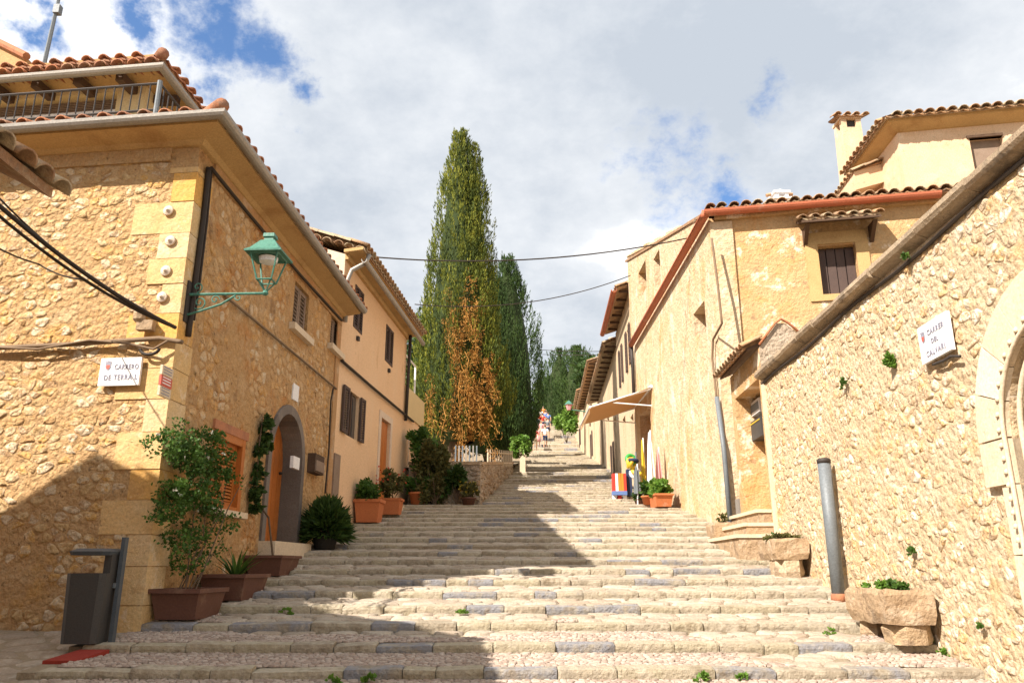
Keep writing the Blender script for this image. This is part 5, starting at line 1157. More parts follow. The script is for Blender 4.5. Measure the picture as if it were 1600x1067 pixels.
# ---------------------------------------------------------------- planters, pots and climbing plants on the left
def box_planter(label, x, y, rot, sx, sy, h, z, mt, seed, plants, group=None, name='planter', lower=True):
    T = thing(name, label, 'planter', (x, y, z), group); R_ = Matrix.Rotation(rot, 3, 'Z'); o = Vector((x, y, z)); m = MB()
    def rg(k, hz, ins=0): return [o + R_ @ Vector((a * (sx * k - ins), b * (sy * k - ins), hz)) for a, b in ((-1, -1), (1, -1), (1, 1), (-1, 1))]
    rings = [rg(.80, 0), rg(.97, h * .86), rg(1.06, h * .86), rg(1.06, h), rg(1.0, h, .025), rg(.95, h - .05, .025)]
    vs = [v for r_ in rings for v in r_]; fs = [(i * 4 + k, i * 4 + (k + 1) % 4, (i + 1) * 4 + (k + 1) % 4, (i + 1) * 4 + k) for i in range(5) for k in range(4)] + [(3, 2, 1, 0)]
    m.add(vs, fs); m.build('box', mt, T); m = MB(); m.quad(*rg(.94, h - .045, .02)); m.build('soil', MT['soil'], T); plants(T, o + Vector((0, 0, h - .04)), random.Random(seed)); return T
def pl_aloe(T, o, r):
    m = MB()
    for k in range(26):
        a = r.uniform(0, 2 * pi); e = r.uniform(.5, 1.4); L_ = r.uniform(.22, .42); d = Vector((cos(a) * cos(e), sin(a) * cos(e), sin(e))); s_ = Vector((-sin(a), cos(a), 0)) * .018; b = o + Vector((cos(a) * .02, sin(a) * .02, 0))
        mid = b + d * L_ * .55; tip = b + d * L_ + Vector((cos(a) * .06, sin(a) * .06, -.01)); m.add([b - s_, b + s_, mid + s_ * .8, mid - s_ * .8, tip], [(0, 1, 2, 3), (3, 2, 4)], r.random())
    m.build('aloe_leaves', MT['leaf'], T)
def pl_climb(T, o, r):
    m = MB(); mv = MB()
    # stems climb the wall beside the lattice window
    path = [((2, .0), .0), ]
    tg = [(FS(.55, E + .05, .15), 1), (FS(.75, E + .55, .16), 1), (FS(1.25, E + 1.0, .15), 1), (FS(1.75, E + 1.05, .16), 1), (FS(.6, E + 1.0, .15), 1), (FS(1.3, E + .35, .16), 1), (FS(1.05, E + .7, .2), 1)]
    for t_, _ in tg:
        for _k in range(1):
            md = (o + t_) / 2 + Vector((r.uniform(-.05, .12), r.uniform(-.1, .1), r.uniform(-.1, .2))); m.tube([o + Vector((r.uniform(-.1, .1), r.uniform(-.1, .1), 0)), md, t_], [.007, .006, .003], 5)
    m.build('stems', MT['bark'], T)
    for px, py, ru, rz, n in ((300, 720, .34, .26, 900), (275, 690, .22, .2, 350), (330, 690, .34, .16, 460), (345, 735, .3, .25, 620), (290, 775, .42, .2, 700), (268, 800, .25, .14, 260), (330, 785, .3, .16, 380), (310, 830, .22, .14, 230), (290, 880, .16, .12, 130), (258, 690, .12, .16, 120), (280, 845, .26, .16, 220), (345, 820, .2, .16, 170), (322, 860, .18, .14, 140), (300, 765, .3, .2, 420)):
        uu, vv = FS.uv(px, py, .2); c = FS(uu, vv, .18); bushy(mv, c, (.24, ru * 1.12, rz * 1.12), int(n * 1.25), .036, r, 26, .3, .42)
    mv.build('foliage', MT['leaf'], T); mv = MB()
    for _ in range(9):
        uu, vv = FS.uv(r.uniform(262, 350), r.uniform(670, 800), .3); p = FS(uu, vv, r.uniform(.2, .36))
        for k in range(4): leaf(mv, p, rv(r), rv(r), .028, .012, r.random())
    mv.build('blossoms', MT['flower_w'], T)
ang = -.046
zt = sz(7.75); box_planter('front brown box planter with a climbing plant trained up around the lattice window', -3.08, 7.78, ang, .23, .32, .27, zt, MT['brownpot'], 1, pl_climb)
box_planter('second brown box planter, right behind the front one, holding an aloe', -2.98, 8.72, ang, .24, .36, .26, sz(8.6), MT['brownpot'], 2, pl_aloe)
def pl_bare(T, o, r):
    m = MB(); mv = MB(); top = FS.uv(418, 650, .12); pts = [o, o + Vector((-.1, 0, .5)), FS(FS.uv(402, 780, .1)[0], FS.uv(402, 780, .1)[1], .08), FS(FS.uv(408, 700, .1)[0], FS.uv(408, 700, .1)[1], .07), FS(top[0], top[1], .06)]
    m.tube(pts, [.014, .012, .010, .008, .004], 6); m.build('stems', MT['bark'], T)
    for px, py, rz, n in ((417, 665, .14, 260), (420, 690, .14, 240), (408, 705, .12, 160), (407, 735, .12, 140), (404, 765, .16, 260), (402, 790, .1, 120)):
        uu, vv = FS.uv(px, py, .1); bushy(mv, FS(uu, vv, .09), (.09, .13, rz), n, .065, r, 6, .3, .42)
    mv.build('foliage', MT['leafdark'], T)
box_planter('third brown box planter, beside the arched door, with a vine climbing to the arch', -2.97, 10.0, ang, .23, .36, .24, sz(9.9), MT['brownpot'], 3, pl_bare)
def round_pot(label, x, y, z, r0, h, mt, plants, seed, group=None, square=False):
    T = thing('plant_pot', label, 'potted plant', (x, y, z), group); m = MB(); m.lathe((x, y, z), [(r0 * .72, 0), (r0 * .95, h * .82), (r0 * 1.08, h * .82), (r0 * 1.1, h), (r0 * .98, h), (r0 * .93, h * .92)], 20); m.build('pot', mt, T, True); m = MB(); m.lathe((x, y, z + h * .9), [(r0 * .93, 0), (r0 * .5, .01)], 12); m.build('soil', MT['soil'], T); plants(T, Vector((x, y, z + h * .9)), random.Random(seed)); return T
def pl_bush(rad, n, size, mt, dz=0, fl=None, spiky=False):
    def f(T, o, r):
        c = o + Vector((0, 0, rad[2] * .8 + dz)); m = MB(); stems(m, o, c, rad, 8, r, .008); m.build('stems', MT['bark'], T); m = MB()
        if spiky:
            for _ in range(n):
                a = r.uniform(0, 2 * pi); e = r.uniform(-.1, 1.5); d = Vector((cos(a) * cos(e), sin(a) * cos(e), sin(e))); p = o + Vector((d.x * rad[0], d.y * rad[1], d.z * rad[2] * 1.5)) * r.uniform(.3, .85); leaf(m, p, (d + rv(r) * .5).normalized(), rv(r), size * r.uniform(.8, 1.6), size * .13, r.random())
        else: bushy(m, c, rad, n, size, r, 14, .3, .34)
        m.build('foliage', mt, T)
        if fl:
            m = MB()
            for _ in range(30):
                p = c + Vector((r.uniform(-1, 1) * rad[0], r.uniform(-1, 1) * rad[1], r.uniform(-.2, 1.1) * rad[2]))
                for k in range(5): leaf(m, p, rv(r), rv(r), .035, .014, r.random())
            m.build('blossoms', fl, T)
    return f
Pb = GP(507, 856); round_pot('large dark pot with a spiky deep green bush to the right of the arched door', Pb.x, Pb.y, sz(Pb.y), .20, .22, MT['bin'], pl_bush((.36, .36, .36), 2600, .15, MT['leafdark'], spiky=True), 11)
P = GP(576, 817); y_ = P.y; box_planter('square orange terracotta pot with a leafy shrub by the peach house', P.x, y_, ang, .24, .24, .42, sz(y_), MT['terra'], 12, pl_bush((.34, .34, .24), 1100, .08, MT['leaf']), name='plant_pot')
P = GP(604, 806); box_planter('smaller terracotta pot tucked behind the square orange one', P.x + .1, P.y, ang, .20, .20, .32, sz(P.y), MT['terra'], 13, pl_bush((.38, .36, .32), 1000, .08, MT['olive'], .05, MT['flower_r']), name='plant_pot')
P = GP(654, 786); round_pot('round bright orange pot with a green bush at the end of the peach house', P.x, P.y - .2, sz(P.y - .2), .2, .28, MT['terra'], pl_bush((.36, .34, .3), 1200, .09, MT['leaf']), 14)
P = GP(737, 786); round_pot('low brown pot with a yellowish plant against the garden wall', P.x - .05, 18.1, sz(18.1), .17, .16, MT['brownpot'], pl_bush((.22, .2, .2), 700, .08, MT['olive'], 0, MT['yellow']), 15)
P = PY(714, 745, 18.3); shrub('cactus_plant', 'dark leafy succulent leaning over the garden wall above the brown pot', (P.x, 18.3, P.z), (.2, .15, .25), 350, .16, MT['leafdark'], 16, 'plant', base=sz(18.2))

# ---------------------------------------------------------------- litter bin
def litter_bin():
    x, y = -3.53, 6.86; z = G(6.86) - .03; T = thing('litter_bin', 'dark grey litter bin with a hooded blue-grey lid standing against the corner house', 'litter bin', (x, y, z), rotz=0)
    m = MB(); w, d = .165, .14
    def ring(h, a, b): return [Vector((x + sx * a, y + sy * b + (0), z + h)) for sx, sy in ((-1, -1), (-.72, -1.25), (.72, -1.25), (1, -1), (1, 1), (-1, 1))]
    rs_ = [ring(.05, w * .88, d * .9), ring(.60, w, d), ring(.60, w * .93, d * .92), ring(.30, w * .85, d * .85)]; vs = [v for r_ in rs_ for v in r_]
    m.add(vs, [(i * 6 + k, i * 6 + (k + 1) % 6, (i + 1) * 6 + (k + 1) % 6, (i + 1) * 6 + k) for i in range(3) for k in range(6)] + [(5, 4, 3, 2, 1, 0), (18, 19, 20, 21, 22, 23)]); m.build('body', MT['bin'], T)
    m = MB(); l0 = ring(.745, w * .98, d * 1.0); l1 = ring(.775, w * 1.05, d * 1.08); l2 = ring(.80, w * .8, d * .8); m.add(l0 + l1 + l2, [(i * 6 + k, i * 6 + (k + 1) % 6, (i + 1) * 6 + (k + 1) % 6, (i + 1) * 6 + k) for i in range(2) for k in range(6)] + [(5, 4, 3, 2, 1, 0), (12, 13, 14, 15, 16, 17)]); m.build('lid', MT['bin_blue'], T)
    m = MB(); m.box((x + w * .82, y, z + .68), (.03, d * .7, .085)); m.build('lid_bracket', MT['bin'], T)
    m = MB(); m.box((x + w + .035, y + .02, z + .44), (.016, .03, .455)); m.build('post', MT['bin_blue'], T)
    m = MB(); m.box((x + w * .75, y + .02, z + .02), (.10, .06, .02)); m.build('foot', MT['iron'], T)
    m = MB(); m.box((x + w + .012, y, z + .5), (.012, .02, .02)); m.build('lock', MT['steel'], T)
litter_bin()
# ---------------------------------------------------------------- lantern on its scrolled bracket
def lantern():
    ax_ = FS(.12, 0, 0); c = PY(421, 400, 7.5); zb = PY(300, 462, 7.45).z; T = thing('street_lantern', 'green four-sided street lantern on a scrolled wall bracket at the corner of the stone house', 'street lamp', (ax_.x, ax_.y, zb))
    X = FS.n; Yd = FS.d; L_ = (Vector((c.x, c.y, 0)) - Vector((ax_.x, ax_.y, 0))).dot(X); O = Vector((ax_.x, ax_.y, zb)); W = lambda a, b, h: O + X * a + Yd * b + Vector((0, 0, h))
    m = MB(); m.tube([W(0, 0, .04), W(L_, 0, .04)], .014, 6); 
    m.tube([W(0.02, 0, -.18), W(.16, 0, -.14), W(L_ * .45, 0, -.07), W(L_ * .62, 0, .02)], .011, 6)
    def spiral(a, h, r0, t0, t1, sg=1): m.tube([W(a + sg * (r0 * (1 - k / 22)) * cos(t0 + (t1 - t0) * k / 20), 0, h + (r0 * (1 - k / 22)) * sin(t0 + (t1 - t0) * k / 20)) for k in range(21)], .007, 5)
    spiral(.14, -.05, .075, -2.2, 7); spiral(.30, -.02, .05, 0, 8); spiral(L_ * .66, 0, .045, 1.5, 9); spiral(.10, .12, .06, -1.5, 6)
    m.build('bracket', MT['green_paint'], T); m = MB(); m.box(W(.012, 0, -.04), (.016, .05, .22)); m.build('wall_plate', MT['iron'], T)
    z0 = .07; m = MB(); b, t_, h0, h1 = .075, .14, z0 + .10, z0 + .37
    cr_ = ((-1, -1), (1, -1), (1, 1), (-1, 1))
    for sx, sy in cr_: m.tube([W(L_ + sx * b, sy * b, h0), W(L_ + sx * t_, sy * t_, h1)], .010, 5); m.tube([W(L_, 0, z0 - .02), W(L_ + sx * b * .9, sy * b * .9, h0)], .008, 5)
    for k in range(4): (a1, b1), (a2, b2) = cr_[k], cr_[(k + 1) % 4]; m.tube([W(L_ + a1 * b, b1 * b, h0), W(L_ + a2 * b, b2 * b, h0)], .010, 5); m.tube([W(L_ + a1 * t_, b1 * t_, h1), W(L_ + a2 * t_, b2 * t_, h1)], .012, 5)
    m.lathe(W(L_, 0, z0 - .05), [(.02, 0), (.035, .02), (.02, .05)], 8); m.build('frame', MT['green_paint'], T)
    m = MB(); rr = [(t_ + .05, h1), (t_ + .052, h1 + .018), (t_ + .01, h1 + .05), (.075, h1 + .16), (.05, h1 + .175), (.045, h1 + .20), (.06, h1 + .21), (.055, h1 + .25), (.02, h1 + .265)]
    vs = [W(L_ + sx * r_, sy * r_, h_) for r_, h_ in rr for sx, sy in cr_]; n = len(rr)
    m.add(vs, [(i * 4 + k, i * 4 + (k + 1) % 4, (i + 1) * 4 + (k + 1) % 4, (i + 1) * 4 + k) for i in range(n - 1) for k in range(4)] + [(3, 2, 1, 0), tuple((n - 1) * 4 + k for k in range(4))]); m.build('roof', MT['green_paint'], T)
    m = MB(); m.lathe(W(L_, 0, h1 - .07), [(.10, .06), (.09, .01), (.03, 0)], 12); m.build('lamp_holder', MT['white'], T)
lantern()
# ---------------------------------------------------------------- cables
def cable(name, label, pts, r, mt, sag=0, n=6, cat='cable', group=None):
    P = [Vector(p) for p in pts]; out = []
    for i in range(len(P) - 1):
        for k in range(n): t = k / n; q = P[i].lerp(P[i + 1], t); q.z -= sag * 4 * t * (1 - t); out.append(q)
    out.append(P[-1]); m = MB(); m.tube(out, r, 6); return tag(m.build(name, mt, None, True), label, cat, group)
jp = FF.uv(272, 512, .1); J = FF(jp[0], jp[1], .1)
hang = [((-60, 268), 5.4, 'thickest black cable of the bundle sagging from the left edge to the corner', .019, .10), ((-60, 285), 5.5, 'second black cable twisted along the sagging bundle on the left', .014, .12), ((-60, 246), 5.5, 'upper thin cable of the sagging bundle on the left', .008, .16)]
for (a, b), Y, lb, rd, sg in hang: cable('overhead_cable', lb, [PY(a, b, Y), J + Vector((.02, -.01, 0))], rd, MT['cable'], sg, 16)
cable('overhead_cable', 'thin single cable joining the bundle from lower on the left edge', [PY(-40, 365, 6.2), PY(60, 412, 6.9), PY(128, 436, 6.95)], .008, MT['cable'], .03, 8)
cable('wall_cable', 'dusty old cable bundle strung level across the front wall of the stone house', [FF(FF.uv(px, py, .06)[0], FF.uv(px, py, .06)[1], .06) for px, py in ((-60, 546), (40, 541), (120, 537), (190, 532), (250, 528), (285, 534))], .024, MT['oldcable'])
cable('wall_cable', 'dusty thin cable twisted along the old bundle on the front wall', [FF(FF.uv(px, py, .09)[0], FF.uv(px, py, .09)[1], .09) for px, py in ((-60, 540), (60, 545), (140, 531), (200, 536), (240, 545), (262, 532))], .012, MT['oldcable'])
m = MB(); q = FF.uv(222, 492, .06); m.lathe(FF(q[0], q[1], .10), [(.03, -.09), (.06, -.06), (.06, .06), (.03, .09)], 8); m.box(FF(q[0] - .07, q[1] - .12, .08), (.08, .04, .05)); tag(m.build('junction_fitting', MT['stonetrough']), 'pale cable junction fitting above the street sign on the stone house', 'cable fitting')
m = MB(); q = FF.uv(236, 545, .06); m.tube([FF(q[0] + .1 * cos(a), q[1] + .06 * sin(a), .08) for a in [pi + pi * k / 8 for k in range(9)]], .016, 6); tag(m.build('cable_loop', MT['cable']), 'loose loop of dark cable drooping above the street sign', 'cable')
us = lambda px, py, w=.04: FS(*FS.uv(px, py, w), w)
cable('wall_cable', 'thick black conduit down the shaded side of the corner', [us(326, 262), us(318, 340), us(305, 440), us(294, 525)], .030, MT['cable'])
cable('wall_cable', 'second black conduit just beside the thick one near the corner', [us(331, 262, .03), us(324, 340, .03), us(312, 440, .03), us(303, 500, .03)], .013, MT['cable'])
cable('wall_cable', 'black cable running under the street-side cornice of the stone house', [us(330, 262, .05), us(392, 338, .05), us(470, 430, .05), us(534, 500, .05)], .022, MT['cable'])
cable('wall_cable', 'dark cable crossing the stone side wall above the arched door', [us(352, 462), us(410, 510), us(470, 560), us(526, 607)], .016, MT['oldcable'])
cable('wall_cable', 'dark drop cable running down where stone house and peach house meet', [us(521, 606, .06), us(517, 625, .06), us(514, 700, .06), us(508, 770, .06)], .014, MT['cable'])
u2 = lambda px, py, w=.05: FL2(*FL2.uv(px, py, w), w)
cable('wall_cable', 'black cable running the length of the peach house between its floors', [u2(534, 563), u2(580, 603), u2(634, 648), u2(646, 658)], .028, MT['cable'])
cable('street_cable', 'upper cable strung high across the street', [PY(572, 400, 14.2), PY(1100, 366, 15.0)], .014, MT['cable'], .30, 20)
cable('street_cable', 'lower cable crossing the street to the red gutter corner', [PY(648, 475, 17.5), PY(985, 430, 19.5)], .012, MT['cable'], .35, 20)
cable('street_cable', 'distant upper cable over the far steps', [PY(785, 540, 34), PY(960, 548, 28)], .012, MT['cable'], .1, 8)
cable('street_cable', 'distant lower cable over the far steps', [PY(785, 548, 36), PY(955, 553, 29)], .012, MT['cable'], .1, 8)
uk = lambda px, py, w=.06: FK(*FK.uv(px, py, w), w)
cable('wall_cable', 'long wavy grey cable down the corner of the cream house', [uk(1112, 372), uk(1121, 440), uk(1128, 505), uk(1114, 530), uk(1113, 560), uk(1120, 622)], .022, MT['oldcable'])
m = MB(); m.tube([uk(1120, 620, .08), uk(1131, 700, .08), uk(1142, 826, .08)], .045, 8); tag(m.build('downpipe', MT['steel'], None, True), 'grey plastic conduit down the lower corner of the cream house', 'pipe')
m = MB(); q = Face(K1, (3.75, 12.4), (-1, 0)); m.box(PY(1157, 800, 13.2) + Vector((-.03, 0, 0)), (.02, .09, .22)); tag(m.build('meter_cover', MT['zinc']), 'small grey cover low on the wall beside the corner conduit', 'cover')

# ---------------------------------------------------------------- signs
def sign(name, label, F, l, t, r, b, lines, crest, parent=None, quad=None):
    u0, u1, v0, v1 = quad or F.rect(l, t, r, b, .05); T = thing(name, label, 'street sign', tuple(F((u0 + u1) / 2, v0, .05))); m = MB(); fbox(m, F, u0, u1, v0, v1, .035, .065); m.build('panel', MT['white'], T)
    right = F.d if F.d.cross(Vector((0, 0, 1))).dot(F.n) > 0 else -F.d      # reading direction seen from outside
    if right.cross(Vector((0, 0, 1))).dot(F.n) < 0: right = -right
    left = F(u0, 0) if right.dot(F.d) > 0 else F(u1, 0); W_, H_ = u1 - u0, v1 - v0
    for txt, fx, fz, h in lines:
        cu = bpy.data.curves.new('letters', 'FONT'); cu.body = txt; cu.size = h * H_; cu.extrude = .002; cu.space_character = 1.25; cu.offset = .0012
        o = bpy.data.objects.new('letters', cu); C.objects.link(o); dg = bpy.context.evaluated_depsgraph_get(); me = bpy.data.meshes.new_from_object(o.evaluated_get(dg)); bpy.data.objects.remove(o); me.materials.clear(); me.materials.append(MT['ink']); wid = max(v.co.x for v in me.vertices); kx = min(1, (.95 - fx) * W_ / wid)
        for v in me.vertices: v.co.x *= kx
        o = bpy.data.objects.new('lettering', me); C.objects.link(o); o.parent = T
        P = left + right * (fx * W_) + Vector((0, 0, v0 + fz * H_)) + F.n * .068; Mw = Matrix((right, Vector((0, 0, 1)), F.n)).transposed().to_4x4(); o.matrix_basis = Matrix.Translation(P - WO[T.name]) @ Mw
    if crest:
        fx, fz, h = crest; m = MB(); pt = [(-.4, .5), (.4, .5), (.4, -.1), (.25, -.4), (0, -.55), (-.25, -.4), (-.4, -.1)]
        g2 = lambda a, b, w: left + right * (fx * W_ + a * h * H_) + Vector((0, 0, v0 + fz * H_ + b * h * H_)) + F.n * w
        m.add([g2(a, b, .069) for a, b in pt], [tuple(range(7))]); m.build('crest', MT['ink'], T)
        m = MB(); m.add([g2(a * .62, b * .55 - .12, .0705) for a, b in pt], [tuple(range(7))]); m.build('crest_field', MT['redink'], T)
        m = MB(); m.add([g2(a, b, .0712) for a, b in ((-.4, .52), (.4, .52), (.5, .75), (.2, .62), (0, .82), (-.2, .62), (-.5, .75))], [tuple(range(7))]); m.build('crest_crown', MT['ink'], T)
    return T
sign('street_sign', 'white street name tile with small crest on the sunlit corner of the stone house', FF, 157, 559, 220, 602, [('CARRERO', .36, .58, .26), ('DE TERRA L', .13, .20, .27)], (.2, .70, .26))
a_ = FW.uv(1440, 542, .05); b_ = FW.uv(1486, 520, .05)
sign('street_sign', 'white street name tile with a small crest on the cream garden wall', FW, 0, 0, 0, 0, [('CARRER', .32, .66, .2), ('DEL', .42, .41, .18), ('CALVARI', .20, .12, .21)], (.17, .66, .24), quad=(min(a_[0], b_[0]), max(a_[0], b_[0]), (a_[1] + b_[1]) / 2 - .14, (a_[1] + b_[1]) / 2 + .17))
# small painted direction tiles on the shaded side of the corner
q = FS.rect(252, 571, 270, 622, .04); T = thing('tile_panel', 'small upright panel of white and red notice tiles just round the corner in the shade', 'notice', tuple(FS((q[0] + q[1]) / 2, q[2], .02)))
hh = (q[3] - q[2]) / 3
for k, mt_ in enumerate(('white', 'redink', 'white')):
    m = MB(); fbox(m, FS, q[0], q[1], q[2] + hh * k + .004, q[2] + hh * (k + 1) - .004, .012, .035); o = m.build('tile', MT['ashlar'] if mt_ == 'white' else MT[mt_], T)
    m = MB()
    for j in range(3): fbox(m, FS, q[0] + .03, q[1] - .03, q[2] + hh * k + .025 + j * .028, q[2] + hh * k + .035 + j * .028, .035, .037)
    m.build('print', MT['ink'] if mt_ == 'white' else MT['white'], o)
# antenna
m = MB(); a_, b_ = PY(70, 95, 10.8), PY(98, -30, 10.8); m.tube([a_ - (b_ - a_) * .1, b_], [.035, .025], 6); m.box((a_ + b_) / 2 + Vector((.03, 0, .2)), (.05, .05, .08)); tag(m.build('antenna_mast', MT['steel']), 'thin leaning grey antenna mast on the roof at upper left', 'mast')
v0_, v1_ = PY(-60, 40, 13), PY(44, 92, 12); RB = thing('rear_gable', 'small reddish gable end peeping over the roof at far upper left', 'roof', (v0_.x, v0_.y, v1_.z - 1)); m = MB(); m.add([v0_ - Vector((0, 0, 3)), v1_ - Vector((0, 0, 1.2)), v1_, v0_, v0_ - Vector((0, -3, 3)), v1_ - Vector((0, -3, 1.2)), v1_ + Vector((0, 3, 0)), v0_ + Vector((0, 3, 0))], [(0, 1, 2, 3), (3, 2, 6, 7), (4, 5, 6, 7), (1, 5, 6, 2), (0, 4, 7, 3)]); m.build('wall', MT['l1_render'], RB)
m = MB(); m.tube([v0_ + Vector((0, -.05, .02)), v1_ + Vector((0, -.05, .02))], .07, 8); m.build('verge_tiles', MT['tile_red'], RB)

# ---------------------------------------------------------------- right side street furniture
bp = Vector((3.43, 8.55, 0)); zb = sz(8.55); T = thing('bollard', 'tall grey steel post standing by the cream garden wall', 'post', (bp.x, bp.y, zb))
m = MB(); m.lathe((bp.x, bp.y, zb), [(.068, 0), (.068, 1.47)], 16); m.build('shaft', MT['steel'], T, True); m = MB(); m.lathe((bp.x, bp.y, zb + 1.47), [(.072, -.04), (.074, .0), (.055, .015)], 16); m.build('cap', MT['iron'], T, True)
m = MB(); m.lathe((bp.x, bp.y, zb), [(.085, -.02), (.08, .05), (.069, .07)], 12); m.build('rusty_foot', MT['tile_red'], T, True)
def rough_block(m, c, h, r, rot=0, tone=.5, j=.03):
    R_ = Matrix.Rotation(rot, 3, 'Z'); P = []
    for z_ in (-1, -.3, .5, 1):
        for k in range(8):
            a = k / 8 * 2 * pi + .39; s_ = 1 if abs(z_) < 1 else .93; q = Vector((max(-1, min(1, 1.35 * cos(a))) * h[0] * s_, max(-1, min(1, 1.35 * sin(a))) * h[1] * s_, z_ * h[2])) + rv(r) * j * min(h); P.append(Vector(c) + R_ @ q)
    fs = [(i * 8 + k, i * 8 + (k + 1) % 8, (i + 1) * 8 + (k + 1) % 8, (i + 1) * 8 + k) for i in range(3) for k in range(8)] + [tuple(range(7, -1, -1)), tuple(range(24, 32))]
    m.add(P, fs, tone)
def trough(label, x, y, rot, sx, sy, h, z, plants, blocks, seed, mt='stonetrough', name='stone_planter'):
    r = random.Random(seed); T = thing(name, label, 'planter', (x, y, z)); o = Vector((x, y, z)); R_ = Matrix.Rotation(rot, 3, 'Z'); hb = blocks[0][5] if blocks else 0
    for bx_, by_, bw, bd, ph, bh in blocks: m = MB(); rough_block(m, o + R_ @ Vector((bx_, by_, bh / 2)), (bw, bd, bh / 2), r, rot + ph, r.random(), .12); m.build('support_stone', MT[mt], T)
    o2 = o + Vector((0, 0, hb)); m = MB(); nx = 8
    def rg(ins, hz, wob=.012): 
        P = []
        for k in range(nx): t = -1 + 2 * k / nx; P.append((t, -1))
        for k in range(3): P.append((1, -1 + 2 * k / 3))
        for k in range(nx): P.append((1 - 2 * k / nx, 1))
        for k in range(3): P.append((-1, 1 - 2 * k / 3))
        return [o2 + R_ @ Vector((a * (sx - ins) + r.uniform(-wob, wob), b * (sy - ins) + r.uniform(-wob, wob), hz + r.uniform(-wob, wob) * .8)) for a, b in P]
    rings = [rg(.02, 0), rg(0, h * .3), rg(-.005, h * .85), rg(.008, h), rg(.05, h + .003), rg(.06, h - .06)]; n = len(rings[0]); vs = [v for r_ in rings for v in r_]
    m.add(vs, [(i * n + k, i * n + (k + 1) % n, (i + 1) * n + (k + 1) % n, (i + 1) * n + k) for i in range(5) for k in range(n)] + [tuple(range(n - 1, -1, -1))]); m.build('trough', MT[mt], T)
    m = MB(); m.add(rg(.055, h - .05, 0), [tuple(range(n))]); m.build('soil', MT['soil'], T); m = MB()
    for cx_, rad, cnt, sz_, mt2 in plants:
        mm = MB(); bushy(mm, o2 + R_ @ Vector((cx_, 0, h + rad[2] * .4)), rad, cnt, sz_, r, 9, .2, .36); mm.build('foliage', MT[mt2], T)
    return T
fw_rot = atan2(FW.d.y, FW.d.x)
zz = sz(6.95); trough('big rough stone trough planter on rubble blocks at the foot of the garden wall', 3.235, 7.02, fw_rot, .41, .2, .27, G(6.8) + .02, [(.12, (.15, .12, .07), 420, .035, 'leafbright'), (-.22, (.10, .1, .05), 260, .035, 'leaf')], [(.26, 0, .1, .15, .2, .16), (-.22, -.03, .15, .17, .1, .16), (-.05, -.2, .08, .07, .5, .13)], 5)
trough('smaller yellowish stone trough planter on one block, beside the door steps', 3.38, 10.0, fw_rot, .36, .2, .24, sz(9.8) - .02, [(0, (.34, .16, .05), 700, .045, 'olive'), (.2, (.1, .1, .06), 160, .05, 'leaf')], [(-.05, 0, .3, .17, 0, .22)], 6)
trough('low weathered stone planter with sparse weeds by the grey corner conduit', 3.42, 12.9, 1.5, .38, .2, .26, sz(12.8) - .03, [(.0, (.1, .08, .14), 90, .06, 'olive')], [], 7)
box_planter('oblong terracotta planter full of geranium leaves near the awning shop', 3.32, 17.6, 1.6, .40, .2, .28, sz(17.4) + .02, MT['terra'], 17, pl_bush((.24, .42, .22), 1000, .11, MT['leafbright']), name='plant_pot')
P = GP(985, 782); round_pot('little dark pot with a small plant, lowest of the shop plants', 3.0, 18.6, sz(18.6), .12, .12, MT['brownpot'], pl_bush((.16, .16, .12), 260, .08, MT['leafdark']), 18)
round_pot('light clay pot with leafy stems beside the toys at the shop', 3.1, 18.0, sz(18.0), .14, .2, MT['terra'], pl_bush((.2, .2, .22), 380, .1, MT['leaf']), 19)
# weeds
def weed(label, c, rad, n, seed, mt='leafbright', size=.05):
    m = MB(); r = random.Random(seed); bushy(m, c, rad, n, size, r, 7, .2, .34, up=.8); return tag(m.build('weed', MT[mt]), label, 'weed')
wq_ = lambda px, py: FW(*FW.uv(px, py, .05), .05)
weed('bright green wall weed growing left of the street sign', wq_(1391, 563), (.05, .08, .09), 420, 1, size=.035)
weed('small weed on the garden wall, lower left of the bright one', wq_(1318, 600), (.03, .05, .06), 120, 2, 'leaf', .03)
weed('small green tuft low on the garden wall above the big trough', wq_(1424, 862), (.03, .04, .05), 110, 3, 'leaf', .03)
weed('green tuft beside the coping high on the garden wall', FW(FW.uv(1412, 398, .08)[0], ZW - .05, .08), (.03, .05, .04), 90, 4, 'leaf', .03)
weed('tiny weed low at the right end of the garden wall', wq_(1532, 980), (.02, .03, .04), 60, 5, 'leaf', .025)
r = random.Random(3)
for k, (px, py, rr, n, lb) in enumerate(((1490, 1020, .10, 260, 'bright grass tuft at the wall foot right of the big trough'), (1462, 1008, .07, 150, 'smaller grass tuft tucked under the right end of the big trough'), (1098, 1058, .05, 110, 'little weed growing between the lowest steps at right centre'), (1160, 1056, .035, 70, 'tiny weed just right of the one on the lowest steps'), (1297, 988, .04, 60, 'little weed at the step edge left of the big trough'), (722, 957, .06, 90, 'low weed in the sunlit step joint at the middle'), (448, 957, .05, 90, 'low weed in the shaded step joint near the planters'), (580, 1060, .06, 90, 'weed at the bottom edge of the picture in shade'), (520, 1062, .05, 70, 'weed at the bottom edge left of its twin in shade'))):
    P = GP(px, py); weed(lb, Vector((P.x, P.y, sz(P.y) + .02)), (rr * 1.5, rr * .6, rr * .7), n, 20 + k, 'leafbright', .03)
cable('wall_cable', 'short dark bent rod stuck in the garden wall beneath the street sign', [wq_(1458, 569), wq_(1475, 563), wq_(1486, 556), wq_(1500, 556)], .012, MT['iron'])
